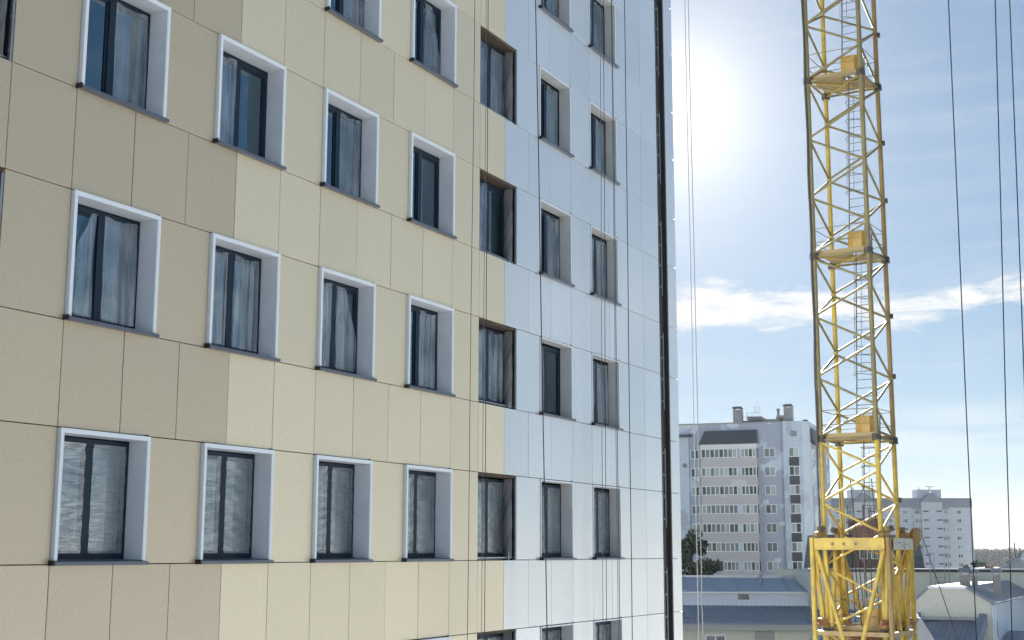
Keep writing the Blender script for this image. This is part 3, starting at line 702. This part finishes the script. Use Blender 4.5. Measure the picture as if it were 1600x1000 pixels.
for x0, x1, z1 in ((-11.5,-10.15,32.4), (-3.8,-2.5,32.5)):
    m = MB(); m.box(x0, x1, 2.0, 3.3, 30.0, z1); ch = m.build('chimney', 'chimney_grey', blk)
    for xx in (x0+.1, x1-.2):
        m = MB(); m.box(xx, xx+0.1, 2.1, 3.2, z1, z1+0.22); m.build('cap_post', 'chimney_grey', ch)
    m = MB(); m.poly([(x0-.15,1.8,z1+.22),(x1+.15,1.8,z1+.22),(x1+.15,3.5,z1+.22),(x0-.15,3.5,z1+.22)], [(x0+.1,2.0,z1+.5),(x1-.1,2.0,z1+.5),(x1-.1,3.3,z1+.5),(x0+.1,3.3,z1+.5)]); m.build('chimney_cap', 'slate_roof', ch)
m = MB(); m.box(-9.6, -3.9, 4.0, 8.0, 30.0, 31.0); m.build('roof_cabin', 'chimney_grey', blk)
m = MB(); m.box(-9.7, -7.4, 3.6, 8.2, 31.0, 31.45); m.box(-5.2, -3.85, 3.6, 8.2, 31.0, 31.5); m.build('cabin_cap', 'chimney_grey', blk)
m = MB(); m.poly([(-10.9,2.2,30.3),(-6.6,2.2,30.3),(-6.6,3.9,30.3),(-10.9,3.9,30.3)], [(-10.3,2.6,30.75),(-7.2,2.6,30.75),(-7.2,3.5,30.75),(-10.3,3.5,30.75)]); m.build('vent_roof', 'slate_roof', blk)
m = MB(); m.tube((-4.75,3.0,30.0), (-4.75,3.0,32.3), 0.19, 8); m.tube((-4.75,3.0,32.2), (-4.75,3.0,32.45), 0.27, 8); m.build('vent_pipe', 'chimney_grey', blk)
m = MB(); m.poly([(-1.2,2,30.3),(-0.2,2,30.3),(-0.2,3,30.3),(-1.2,3,30.3)], [(-1.0,2.2,30.6),(-0.4,2.2,30.6),(-0.4,2.8,30.6),(-1.0,2.8,30.6)]); m.tube((-.7,2.5,30.1),(-.7,2.5,30.31),0.3,8); m.build('vent_cowl', 'slate_roof', blk)
m = MB()
for x0, z0, z1 in ((-9.65,31.4,32.15), (-9.1,31.4,32.15), (-8.55,31.4,33.0), (-8.0,31.4,33.0)):
    m.path([(x0,3.8,z0),(x0,3.8,z1-.12),(x0+.1,3.8,z1),(x0+.2,3.8,z1),(x0+.3,3.8,z1-.12),(x0+.3,3.8,z0)], 0.028, 4)
m.path([(-8.55,3.8,32.1),(-7.7,3.8,32.1)], 0.028, 4); m.build('roof_rail', 'galvanised', blk)
m = MB(); m.tube((-18.6,-0.9,23.9), (-18.1,-0.02,23.9), 0.03, 5); m.ring((-18.5,-0.9,23.9), (0.5,-1,0), 0.25, 0.08, 12, 5); m.build('satellite_dish', 'steel_dark', blk)

for xx, yy, zz in ((-17.2,-0.0,22.1), (-6.9,0.0,18.6), (-4.6,0.0,15.4), (-1.2,-0.35,21.0), (-5.4,0.0,10.1)):
    m = MB(); m.box(xx, xx+0.8, yy-0.34, yy-0.03, zz-0.55, zz); ac = m.build('air_conditioner', 'white_trim', blk)
    m = MB(); m.ring((xx+0.3, yy-0.345, zz-0.28), (0,1,0), 0.19, 0.02, 12, 4); m.build('fan_grille', 'steel_dark', ac)
# far tower block -----------------------------------------------------------------
tw = thing('tower_block', 'distant pale tower block with dark top band and grey gable', 'building', (145.3, 430.0, 0), R(-4))
rs = random.Random(5); S2 = 2.72
ZT2 = 24.6
m = MB(); m.box(-46, 0, 0, 14, 0, 24.9); m.build('wall', 'tower_wall', tw)
m = MB(); m.box(-46.1, 0.1, -0.1, 14.1, 24.9, 27.6); m.build('top_band', 'tower_band', tw)
m = MB(); m.box(-46.1, 0.1, -0.15, 0.2, 27.6, 27.9); m.build('coping', 'chimney_grey', tw)
for base in (-23.6, -46.4+2.0):
    for a, b, y in ((5.2, 7.7, 0.35), (14.2, 16.5, 0.35)):
        m = MB(); m.box(base+a, base+b, -0.02, -0.001, 0, 24.9); m.build('recessed_bay', 'tower_grey', tw)
    m = MB(); m.box(base+7.7, base+14.2, -1.2, -0.003, 0, 26.6); m.build('projecting_bay', 'tower_wall', tw)
    m = MB(); m.poly([(base+7.4,-1.4,26.6),(base+14.5,-1.4,26.6),(base+14.5,-1.35,26.6),(base+7.4,-1.35,26.6)], [(base+10.9,-1.4,29.9),(base+11.0,-1.4,29.9),(base+11.0,-1.35,29.9),(base+10.9,-1.35,29.9)])
    m.poly([(base+7.4,-1.34,26.6),(base+14.5,-1.34,26.6),(base+14.5,6,26.6),(base+7.4,6,26.6)], [(base+10.9,-1.34,29.88),(base+11.0,-1.34,29.88),(base+11.0,6,29.88),(base+10.9,6,29.88)]); m.build('gable', 'tower_band', tw)
    m = MB(); m.box(base+7.3, base+14.9, 2.5, 9, 27.6, 30.7); m.build('roof_cabin', 'tower_wall', tw)
    m = MB(); m.tube((base+8.2,3,30.7), (base+8.2,3,31.4), 0.15, 6); m.tube((base+11.4,3,30.7), (base+11.4,3,31.6), 0.12, 6); m.box(base+10.2, base+12.8, 2.9, 3.1, 31.55, 31.7); m.build('aerial', 'steel_dark', tw)
    for k in range(8):
        zt = ZT2 - 0.45 - S2*k; zb = zt - 1.3
        for a, b, n, y in ((2.0,3.5,2,0), (5.3,7.5,3,-0.02), (14.4,16.4,3,-0.02), (18.6,20.2,2,0)):
            win(tw, base+a, base+b, zb, zt, y, n, rs=rs, fw=0.10)
        for a, b in ((8.2,9.9), (12.3,14.0)):
            m = MB(); m.box(base+a, base+b, -1.26, -1.203, zt-0.65, zt-0.2); m.build('slot_window', 'glass_dark', tw)
        m = MB(); m.box(base+14.3, base+16.45, -0.9, -0.022, zb-1.3, zb-0.1); m.build('balcony_parapet', 'tower_wall', tw)
        m = MB(); m.box(base+5.25, base+7.65, -0.9, -0.022, zb-1.3, zb-0.1); m.build('balcony_parapet', 'tower_wall', tw)
        m = MB(); m.box(base+0.2, base+22.9, -0.012, -0.0, zb-0.75, zb-0.70); m.build('panel_joint', 'tower_band', tw)

# dark roofed brown house behind the crane -----------------------------------------
h = thing('mansard_house', 'brown house with dark slate mansard roof seen through the crane base', 'house', (41.6, 160.0, 0), R(-6))
m = MB(); m.box(-6, 6, 0, 9, 0, 9.0); m.build('wall', 'brick_brown', h)
m = MB(); m.poly([(-6.4,-0.5,9.0),(6.4,-0.5,9.0),(6.4,9.5,9.0),(-6.4,9.5,9.0)], [(-5.9,0.6,13.0),(5.9,0.6,13.0),(5.9,8.5,13.0),(-5.9,8.5,13.0)]); rf = m.build('roof', 'slate_roof', h)
m = MB(); m.box(-1.7, 1.7, -0.8, 3, 9.0, 14.4); m.poly([(-2.0,-1.0,14.4),(2.0,-1.0,14.4),(2.0,3.2,14.4),(-2.0,3.2,14.4)], [(-1.4,-0.6,14.9),(1.4,-0.6,14.9),(1.4,2.8,14.9),(-1.4,2.8,14.9)]); m.build('dormer', 'brick_brown', h)
for x in (-5.4, -3.4, 3.2, 5.2): win(h, x-0.6, x+0.6, 6.0, 7.6, 0.0, 2, rs=rs)
for x in (-0.6, 0.7): win(h, x-0.45, x+0.45, 10.2, 11.8, -0.8, 1, rs=rs)

# white hall with two blue roofs below the apartment block ---------------------------
hall = thing('low_hall', 'long white low hall with flat blue upper roof and ribbed lower roof', 'building', (15.0, 133.0, 0), R(0))
m = MB(); m.box(-8, 14.5, 0, 20, 0, 3.55); m.build('wall', 'cream_render', hall)
m = MB(); m.box(-8, 20.5, 9.0, 18, 5.3, 7.05); m.build('upper_wall', 'white_render', hall)
m = MB(); m.box(8.4, 10.3, -0.06, -0.003, 0, 3.5); m.build('grey_pilaster', 'grey_render', hall)
m = MB(); m.box(-8.2, 20.7, -1.0, -0.2, 3.60, 4.25); m.build('fascia', 'grey_render', hall)
m = MB(); m.poly([(-8.2,-1.2,4.26),(20.7,-1.2,4.10),(20.7,9.0,5.32),(-8.2,9.0,5.62)], [(-8.2,-1.2,4.36),(20.7,-1.2,4.20),(20.7,9.0,5.42),(-8.2,9.0,5.72)]); lr = m.build('lower_roof', 'rib_roof', hall)
rib = MB(); rib.poly([(-0.04,-1.2,0),(0.04,-1.2,0),(0.04,8.95,1.3),(-0.04,8.95,1.3)], [(-0.03,-1.2,0.07),(0.03,-1.2,0.07),(0.03,8.95,1.37),(-0.03,8.95,1.37)]); rib_mesh = rib.mesh('roof_rib', 'rib_roof')
for k in range(58):
    x = -8.0 + 0.49*k; link('roof_rib', rib_mesh, lr, (x, 0, 4.35 - 0.0055*(x+8)))
m = MB(); m.poly([(-8.3,8.7,6.98),(20.8,8.7,6.85),(20.8,16.5,7.95),(-8.3,16.5,8.30)], [(-8.3,8.7,7.12),(20.8,8.7,6.99),(20.8,16.5,8.07),(-8.3,16.5,8.42)]); ur = m.build('upper_roof', 'blue_roof', hall)
sm_ = MB(); sm_.poly([(-0.03,8.7,0),(0.03,8.7,0),(0.63,16.45,1.27),(0.57,16.45,1.27)], [(-0.03,8.7,0.06),(0.03,8.7,0.06),(0.63,16.45,1.33),(0.57,16.45,1.33)]); seam_mesh = sm_.mesh('roof_seam', 'rib_roof')
for k in range(11):
    x = -7.4 + 2.65*k; link('roof_seam', seam_mesh, ur, (x, 0, 7.11-0.0048*(x+8)))
m = MB(); m.box(-8.4, 20.9, 8.55, 8.70, 6.80, 6.93); m.build('gutter', 'zinc', hall)
m = MB(); m.box(-8.4, 20.9, 16.5, 16.7, 8.02, 8.48); m.build('roof_flashing', 'zinc', hall)
m = MB(); m.box(-8.3, 20.8, 8.80, 8.998, 5.52, 5.78); m.build('wall_flashing', 'white_trim', hall)
m = MB(); m.tube((6.1,8.85,5.6), (6.1,8.85,7.0), 0.05, 6); m.build('downpipe', 'white_trim', hall)
win(hall, 8.2, 9.65, 6.0, 6.98-0.1, 9.0, 1, glass='glass_dark', frame='white_trim', fw=0.13, depth=0.1)
for x0, x1, z1 in ((-0.3,0.2,3.1), (3.6,5.6,3.15), (8.6,10.1,2.65), (11.8,13.9,2.6)): win(hall, x0, x1, 0.9, z1, 0.0 if x0 < 8 else -0.06, 2, rs=rs, glass='glass_dark', fw=0.14)
for xx, yy in ((2.0, 12.5), (11.5, 13.2), (16.8, 12.0)):
    m = MB(); m.tube((xx,yy,7.4), (xx,yy,8.5), 0.16, 8); m.tube((xx,yy,8.5), (xx,yy,8.62), 0.28, 8, 0.12); m.build('roof_vent', 'galvanised', hall)
for k in range(2):
    m = MB(); m.tube((-8,0.5+0.35*k,4.75+0.04*k), (20.4,0.5+0.35*k,4.6+0.04*k), 0.03, 4); m.build('snow_guard', 'galvanised', hall)
# small shed roof with bright seams in front of the hall
sh = thing('ribbed_shed', 'small shed with glinting ribbed metal roof left of the crane base', 'shed', (17.0, 78.0, 0), R(-30))
m = MB(); m.box(0, 5, 0, 6, 0, 5.9); m.build('wall', 'grey_render', sh)
m = MB(); m.poly([(-.3,-.3,5.9),(5.3,-.3,5.9),(5.3,6.3,5.9),(-.3,6.3,5.9)], [(-.3,2.9,7.35),(5.3,2.9,7.35),(5.3,3.1,7.35),(-.3,3.1,7.35)]); srf = m.build('roof', 'seam_roof', sh)
rib = MB(); rib.poly([(-.03,-.3,5.9),(.03,-.3,5.9),(.03,2.9,7.35),(-.03,2.9,7.35)], [(-.025,-.3,5.97),(.025,-.3,5.97),(.025,2.9,7.42),(-.025,2.9,7.42)])
rib.poly([(-.03,3.1,7.35),(.03,3.1,7.35),(.03,6.3,5.9),(-.03,6.3,5.9)], [(-.025,3.1,7.42),(.025,3.1,7.42),(.025,6.3,5.97),(-.025,6.3,5.97)]); rmm = rib.mesh('roof_rib', 'zinc')
for k in range(13): link('roof_rib', rmm, srf, (-.1+0.43*k, 0, 0))

# long flat roofed wall building on the right ---------------------------------------
lw = thing('flat_hall', 'long cream flat roofed hall with dark parapet line behind the gabled house', 'building', (34.0, 140.0, 0), R(-2))
m = MB(); m.box(-3.5, 45, 0, 24, 0, 9.0); m.build('wall', 'cream_render', lw)
m = MB(); m.box(-3.6, 45.1, -0.15, 0.1, 9.0, 9.28); m.build('parapet_flashing', 'steel_dark', lw)
m = MB(); m.box(-3.7, 45.2, -0.2, 0.3, 9.28, 9.36); m.build('parapet_cap', 'zinc', lw)
m = MB()
for x in (8.55, 9.0, 10.0, 10.45): m.tube((x,-0.3,6.2), (x,-0.3,10.85), 0.045, 5)
for x in (8.55, 10.0): m.tube((x,-0.3,10.85), (x+0.45,-0.3,10.85), 0.045, 5)
ld = m.build('roof_ladder', 'galvanised', lw); rg = MB(); rg.tube((9.0,-0.3,0), (10.0,-0.3,0), 0.03, 5); rgm = rg.mesh('rung', 'galvanised')
for k in range(6): link('rung', rgm, ld, (0, 0, 6.5+0.5*k))

# gabled cream house in front of it ----------------------------------------------------
gh = thing('gabled_house', 'cream house with clipped gable end and glinting seamed metal roof', 'house', (40.0, 115.0, 0), R(-27))
W = 6.07; EV, RT = 7.0, 8.0; XA, XB = -W*0.82, -W*0.31
m = MB(); m.poly([(-W,0,0),(0,0,0),(0,0,EV),(XB,0,RT),(XA,0,RT),(-W,0,EV)], [(-W,34,0),(0,34,0),(0,34,EV),(XB,34,RT),(XA,34,RT),(-W,34,EV)]); m.build('wall', 'cream_render', gh)
m = MB(); m.box(0.002, 0.06, 0.3, 34, 0, EV-0.25); m.build('side_render', 'white_render', gh)
t = 0.14
def slab(m, p, q, y0, y1, t=0.14):
    p, q = Vector((p[0],0,p[1])), Vector((q[0],0,q[1])); n_ = Vector((-(q-p).z, 0, (q-p).x)).normalized()
    if n_.z < 0: n_ = -n_
    b0, b1 = p + n_*0.02, q + n_*0.02; c0, c1 = b0 + n_*t, b1 + n_*t
    m.poly([(b0.x,y0,b0.z),(b1.x,y0,b1.z),(c1.x,y0,c1.z),(c0.x,y0,c0.z)], [(b0.x,y1,b0.z),(b1.x,y1,b1.z),(c1.x,y1,c1.z),(c0.x,y1,c0.z)])
m = MB(); slab(m, (XB,RT), (0.35,EV-0.32), -0.15, 34.2); r1 = m.build('roof_slope', 'seam_roof', gh)
m = MB(); slab(m, (-W-0.35,EV-0.32), (XA,RT), -0.15, 34.2); m.build('roof_slope', 'seam_roof', gh)
m = MB(); slab(m, (XA+0.001,RT+0.004), (XB-0.001,RT+0.004), -0.15, 34.2, 0.13); m.build('roof_top', 'seam_roof', gh)
m = MB(); m.box(XA, XB, -0.19, -0.152, RT-0.06, RT+0.18); m.build('gable_trim', 'zinc', gh)
for (x0, z0, x1, z1) in ((XB, RT+.06, 0.35, EV-.26), (-W-.35, EV-.26, XA, RT+.06)):
    m = MB(); m.tube((x0,-0.2,z0), (x1,-0.2,z1), 0.09, 6); m.build('gable_trim', 'zinc', gh)
rib = MB(); p, q = Vector((XB,0,RT+0.17)), Vector((0.33,0,EV-0.16)); rib.tube(p, q, 0.06, 4); rmm = rib.mesh('roof_seam', 'seam_roof')
for k in range(58): link('roof_seam', rmm, r1, (0, 0.2+0.58*k, 0))
m = MB(); m.tube((0.42,-0.3,EV-0.35), (0.42,34,EV-0.35), 0.07, 6); m.tube((-W-0.42,-0.5,EV-0.35), (-W-0.42,34,EV-0.35), 0.07, 6); m.build('gutter', 'white_trim', gh)
m = MB(); m.tube((0.2,0.9,EV-0.4), (0.2,0.9,0), 0.06, 6); m.tube((0.12,-0.05,EV-0.4), (0.12,-0.05,0), 0.06, 6); m.build('downpipe', 'white_trim', gh)
for x0, x1, y0, y1, z1 in ((-2.9,-2.1,3.2,4.0,9.15), (-1.95,-1.5,3.4,4.1,9.0), (-0.7,-0.1,7.0,7.7,9.1), (-3.6,-3.2,9.0,9.5,9.0)):
    m = MB(); m.box(x0, x1, y0, y1, EV, z1); ch = m.build('chimney', 'chimney_grey', gh)
    m = MB()
    for q in range(3): m.box(x0+0.05+(x1-x0)/3*q, x0+0.05+(x1-x0)/3*q+0.02, y0-0.02, y0-0.001, EV+.3, z1-.1)
    m.build('flue_groove', 'steel_dark', ch)
    m = MB(); m.poly([(x0-.14,y0-.14,z1+.22),(x1+.14,y0-.14,z1+.22),(x1+.14,y1+.14,z1+.22),(x0-.14,y1+.14,z1+.22)], [(x0-.1,(y0+y1)/2,z1+.5),(x1+.1,(y0+y1)/2,z1+.5),(x1+.1,(y0+y1)/2+.02,z1+.5),(x0-.1,(y0+y1)/2+.02,z1+.5)])
    for xx in (x0+.03, x1-.1):
        m.box(xx, xx+.07, y0+.05, y1-.05, z1-.02, z1+.26)
    m.build('chimney_hood', 'seam_roof', ch)
m = MB(); m.box(0.06, 0.12, 2.0, 2.5, 3.9, 5.3); m.build('slot_window', 'glass_dark', gh)
# lean-to in front of the gable with raised blue verges
m = MB(); m.box(-W+0.3, -0.9, -6.5, -0.003, 0, 2.9); m.build('lean_to_wall', 'cream_render', gh)
m = MB(); m.poly([(-W+.35,-6.9,3.0),(-.95,-6.9,3.0),(-.95,-0.004,5.25),(-W+.35,-0.004,5.25)], [(-W+.35,-6.9,3.12),(-.95,-6.9,3.12),(-.95,-0.004,5.37),(-W+.35,-0.004,5.37)]); lt = m.build('lean_to_roof', 'rib_roof', gh)
rib = MB(); rib.tube((0,-6.88,3.14), (0,-0.3,5.29), 0.045, 4); rmm = rib.mesh('roof_seam', 'rib_roof')
for k in range(11): link('roof_seam', rmm, lt, (-W+0.6+0.42*k, 0, 0))
m = MB(); m.box(-W+.36, -.96, -0.35, -0.005, 5.38, 5.6); m.build('lean_to_flashing', 'seam_roof', gh)
for x0, x1 in ((-W-0.25,-W+.34), (-.94,-.35)):
    m = MB(); m.poly([(x0,-7,2.6),(x1,-7,2.6),(x1,-0.006,4.9),(x0,-0.006,4.9)], [(x0,-7,3.7),(x1,-7,3.7),(x1,-0.006,5.95),(x0,-0.006,5.95)]); m.build('verge', 'parapet_blue', gh)
    m = MB(); m.box(x0+.03, x1-.03, -6.4, -.01, 0, 2.58); m.build('verge_wall', 'cream_render', gh)
# side annex with a low blue roof
m = MB(); m.box(0.4, 9, 1.2, 9, 0, 2.9); m.build('annex_wall', 'white_render', gh)
m = MB(); m.poly([(0.2,0.6,2.9),(9.3,0.6,2.9),(9.3,9,4.0),(0.2,9,4.0)], [(0.2,0.6,3.05),(9.3,0.6,3.05),(9.3,9,4.15),(0.2,9,4.15)]); ax = m.build('annex_roof', 'rib_roof', gh)
rib = MB(); rib.tube((0,0.62,3.07), (0,8.95,4.17), 0.04, 4); rmm = rib.mesh('roof_seam', 'rib_roof')
for k in range(20): link('roof_seam', rmm, ax, (0.4+0.45*k, 0, 0))

# small far houses -----------------------------------------------------------------------
def cottage(label, loc, rz, w, d, e, rdg, wall='cream_render', roof='blue_roof'):
    c = thing('cottage', label, 'house', loc, rz, 'small houses below the forest')
    m = MB(); m.poly([(-w/2,0,0),(w/2,0,0),(w/2,0,e),(0,0,rdg),(-w/2,0,e)], [(-w/2,d,0),(w/2,d,0),(w/2,d,e),(0,d,rdg),(-w/2,d,e)]); m.build('wall', wall, c)
    m = MB(); slab(m, (-w/2-.5, e-.5*(rdg-e)/(w/2)), (-0.02, rdg), -0.5, d+0.5, 0.2); m.build('roof_slope', roof, c)
    m = MB(); slab(m, (0.02, rdg), (w/2+.5, e-.5*(rdg-e)/(w/2)), -0.5, d+0.5, 0.2); m.build('roof_slope', roof, c)
    win(c, -w*0.25, -w*0.05, e*0.35, e*0.75, 0.0, 2, rs=rs, fw=0.1); win(c, w*0.08, w*0.28, e*0.35, e*0.75, 0.0, 2, rs=rs, fw=0.1)
    m = MB(); m.box(w*0.15, w*0.15+.7, d*0.4, d*0.4+.7, e, rdg+.8); m.build('chimney', 'brick_brown', c)
    return c
cottage('largest distant cottage with blue gable and bright roof slope', (97, 262, 0), R(-38), 10, 13, 7.0, 9.8, 'parapet_blue')
cottage('small distant house with wide blue roof beside the tower block', (86, 262, 0), R(-75), 8, 12, 5.8, 7.8)
cottage('pale distant cottage between the blue gabled cottage and the wall', (83, 225, 0), R(-45), 6.5, 8, 6.3, 8.3)
cottage('white distant house under the right end of the forest', (151, 400, 0), R(-50), 9, 10, 8.5, 12.5, 'white_render')
cottage('low distant cottage at the right edge below the forest', (101, 240, 0), R(-40), 7, 9, 6.6, 8.6)

# utility pole ------------------------------------------------------------------------
up = thing('utility_pole', 'dark utility pole with crossarm against the distant forest', 'pole', (136, 370, 0))
m = MB(); m.tube((0,0,0), (0,0,13.6), 0.22, 7, 0.15); m.build('post', 'steel_dark', up)
m = MB(); m.box(-3.6, 3.6, -0.1, 0.1, 11.0, 11.2); m.tube((0,0,8.6), (2.2,0,11), 0.1, 5); m.build('crossarm', 'galvanised', up)
m = MB(); m.tube((1.4,0,0), (1.4,0,12.2), 0.18, 6); m.build('stay_post', 'steel_dark', up)

# ------------------------------------------------------------------ trees
def leafy(m, c, rad, n, size, rs, squash=0.85):
    for _ in range(n):
        d = Vector((rs.gauss(0,1), rs.gauss(0,1), rs.gauss(0,1))).normalized()*(rs.random()**0.45)
        p = Vector(c) + Vector((d.x*rad, d.y*rad, d.z*rad*squash)); a = Vector((rs.gauss(0,1), rs.gauss(0,1), rs.gauss(0,1))).normalized(); b = a.orthogonal().normalized(); s = size*rs.uniform(0.6, 1.5)
        k = len(m.v); m.v += [tuple(p-a*s), tuple(p+b*s*0.6), tuple(p+a*s), tuple(p-b*s*0.6)]; m.f.append((k,k+1,k+2,k+3))
def tree(name, label, loc, h, rad, seed, leaf='leaf_dark', n=36, per=120, size=0.22, group=None):
    rs = random.Random(seed); t = thing(name, label, 'tree', loc, 0, group)
    m = MB(); m.tube((0,0,0), (0.1,0,h*0.55), h*0.028, 8, h*0.014)
    tips = []
    for k in range(9):
        a = k*2.4 + rs.random(); z = h*(0.28+0.05*k); e = Vector((math.cos(a)*rad*0.75, math.sin(a)*rad*0.75, z + h*rs.uniform(0.12, 0.3))); m.tube((0.05,0,z), e, h*0.010, 5, h*0.003); tips.append(e)
    m.build('trunk', 'bark', t)
    m = MB()
    for k in range(n):
        if k < 9: c = tips[k]
        else:
            a = rs.uniform(0, 6.28); q = rs.random()**0.6; z = rs.uniform(0.25, 0.97); wz = math.sin(math.pi*min(1, (z-0.12)/0.95))**0.6
            c = Vector((math.cos(a)*rad*q*wz, math.sin(a)*rad*q*wz, h*z))
        leafy(m, c, rad*rs.uniform(0.14, 0.30), per, size, rs)
    m.build('crown', leaf, t)
    return t
tree('broadleaf_tree', 'dark leafy tree in front of the lilac apartment block', (21.0, 168.0, 0), 13.3, 4.6, 2, n=60, per=130, size=0.20)
tree('broadleaf_tree', 'small reddish tree beside the dark tree under the apartment block', (23.4, 166.0, 0), 9.0, 1.7, 5, 'leaf_red', n=16, per=90, size=0.16)
for i, (x, y, hh, lab) in enumerate([(127, 345, 9.5, 'round green tree by the utility pole'), (119, 350, 8.5, 'low green tree left of the utility pole behind the cottages'), (143, 372, 10, 'green tree in front of the white distant house')]):
    tree('far_tree', lab, (x, y, 0), hh, 4.2, 30+i, 'leaf_far', n=26, per=60, size=0.35, group='trees among the distant houses')

wh = MB(); wh.grid(lambda u, v: (150 + 900*u + 0*v, 1010 + 720*v, -1.5 + 6.3*v + 6.0*min(1, v*6) + 0.8*math.sin(u*40+v*9)), 60, 12)
structure(wh.build('wooded_hill', 'leaf_far'))
# forest on the horizon: one mass
rs = random.Random(77); fm_ = MB()
for k in range(2600):
    y = rs.uniform(1000, 1700); x = y*rs.uniform(0.24, 0.52); base = -1 + (y-1000)*0.009
    hh = rs.uniform(9, 13)*(0.92 + 0.1*math.sin(x*0.021)); r0 = hh*0.30
    for j in range(26):
        z = rs.random(); rr = r0*(1-z)**0.7*rs.uniform(0.4, 1.1) if rs.random() < 0.8 else r0*0.9*math.sin(math.pi*z); a = rs.uniform(0, 6.28)
        p = Vector((x+math.cos(a)*rr, y+math.sin(a)*rr, base+hh*(0.12+0.88*z))); s = rs.uniform(0.5, 1.2)
        aa = Vector((rs.gauss(0,1), rs.gauss(0,1), rs.gauss(0,1)+1.0)).normalized(); bb = aa.orthogonal().normalized(); q = len(fm_.v)
        fm_.v += [tuple(p-aa*s), tuple(p+bb*s*.8), tuple(p+aa*s*1.4), tuple(p-bb*s*.8)]; fm_.f.append((q,q+1,q+2,q+3))
tag(fm_.build('forest', 'leaf_far'), 'dark green forest along the horizon', 'forest', kind='stuff')

# ------------------------------------------------------------------ haze: thin bright air over the whole place
hz = MB(); hz.box(-900, 1500, -150, 1900, -1.0, 60.0)
m_, nt_, o_ = new_mat('haze_air')
pv = nt_.nodes.new('ShaderNodeVolumePrincipled'); pv.inputs['Color'].default_value = (0.86, 0.93, 1.0, 1); pv.inputs['Density'].default_value = 0.000032; pv.inputs['Anisotropy'].default_value = 0.4
nt_.links.new(pv.outputs[0], o_.inputs['Volume'])
tag(hz.build('haze', 'haze_air'), 'thin pale morning haze over the town', 'haze', kind='stuff')
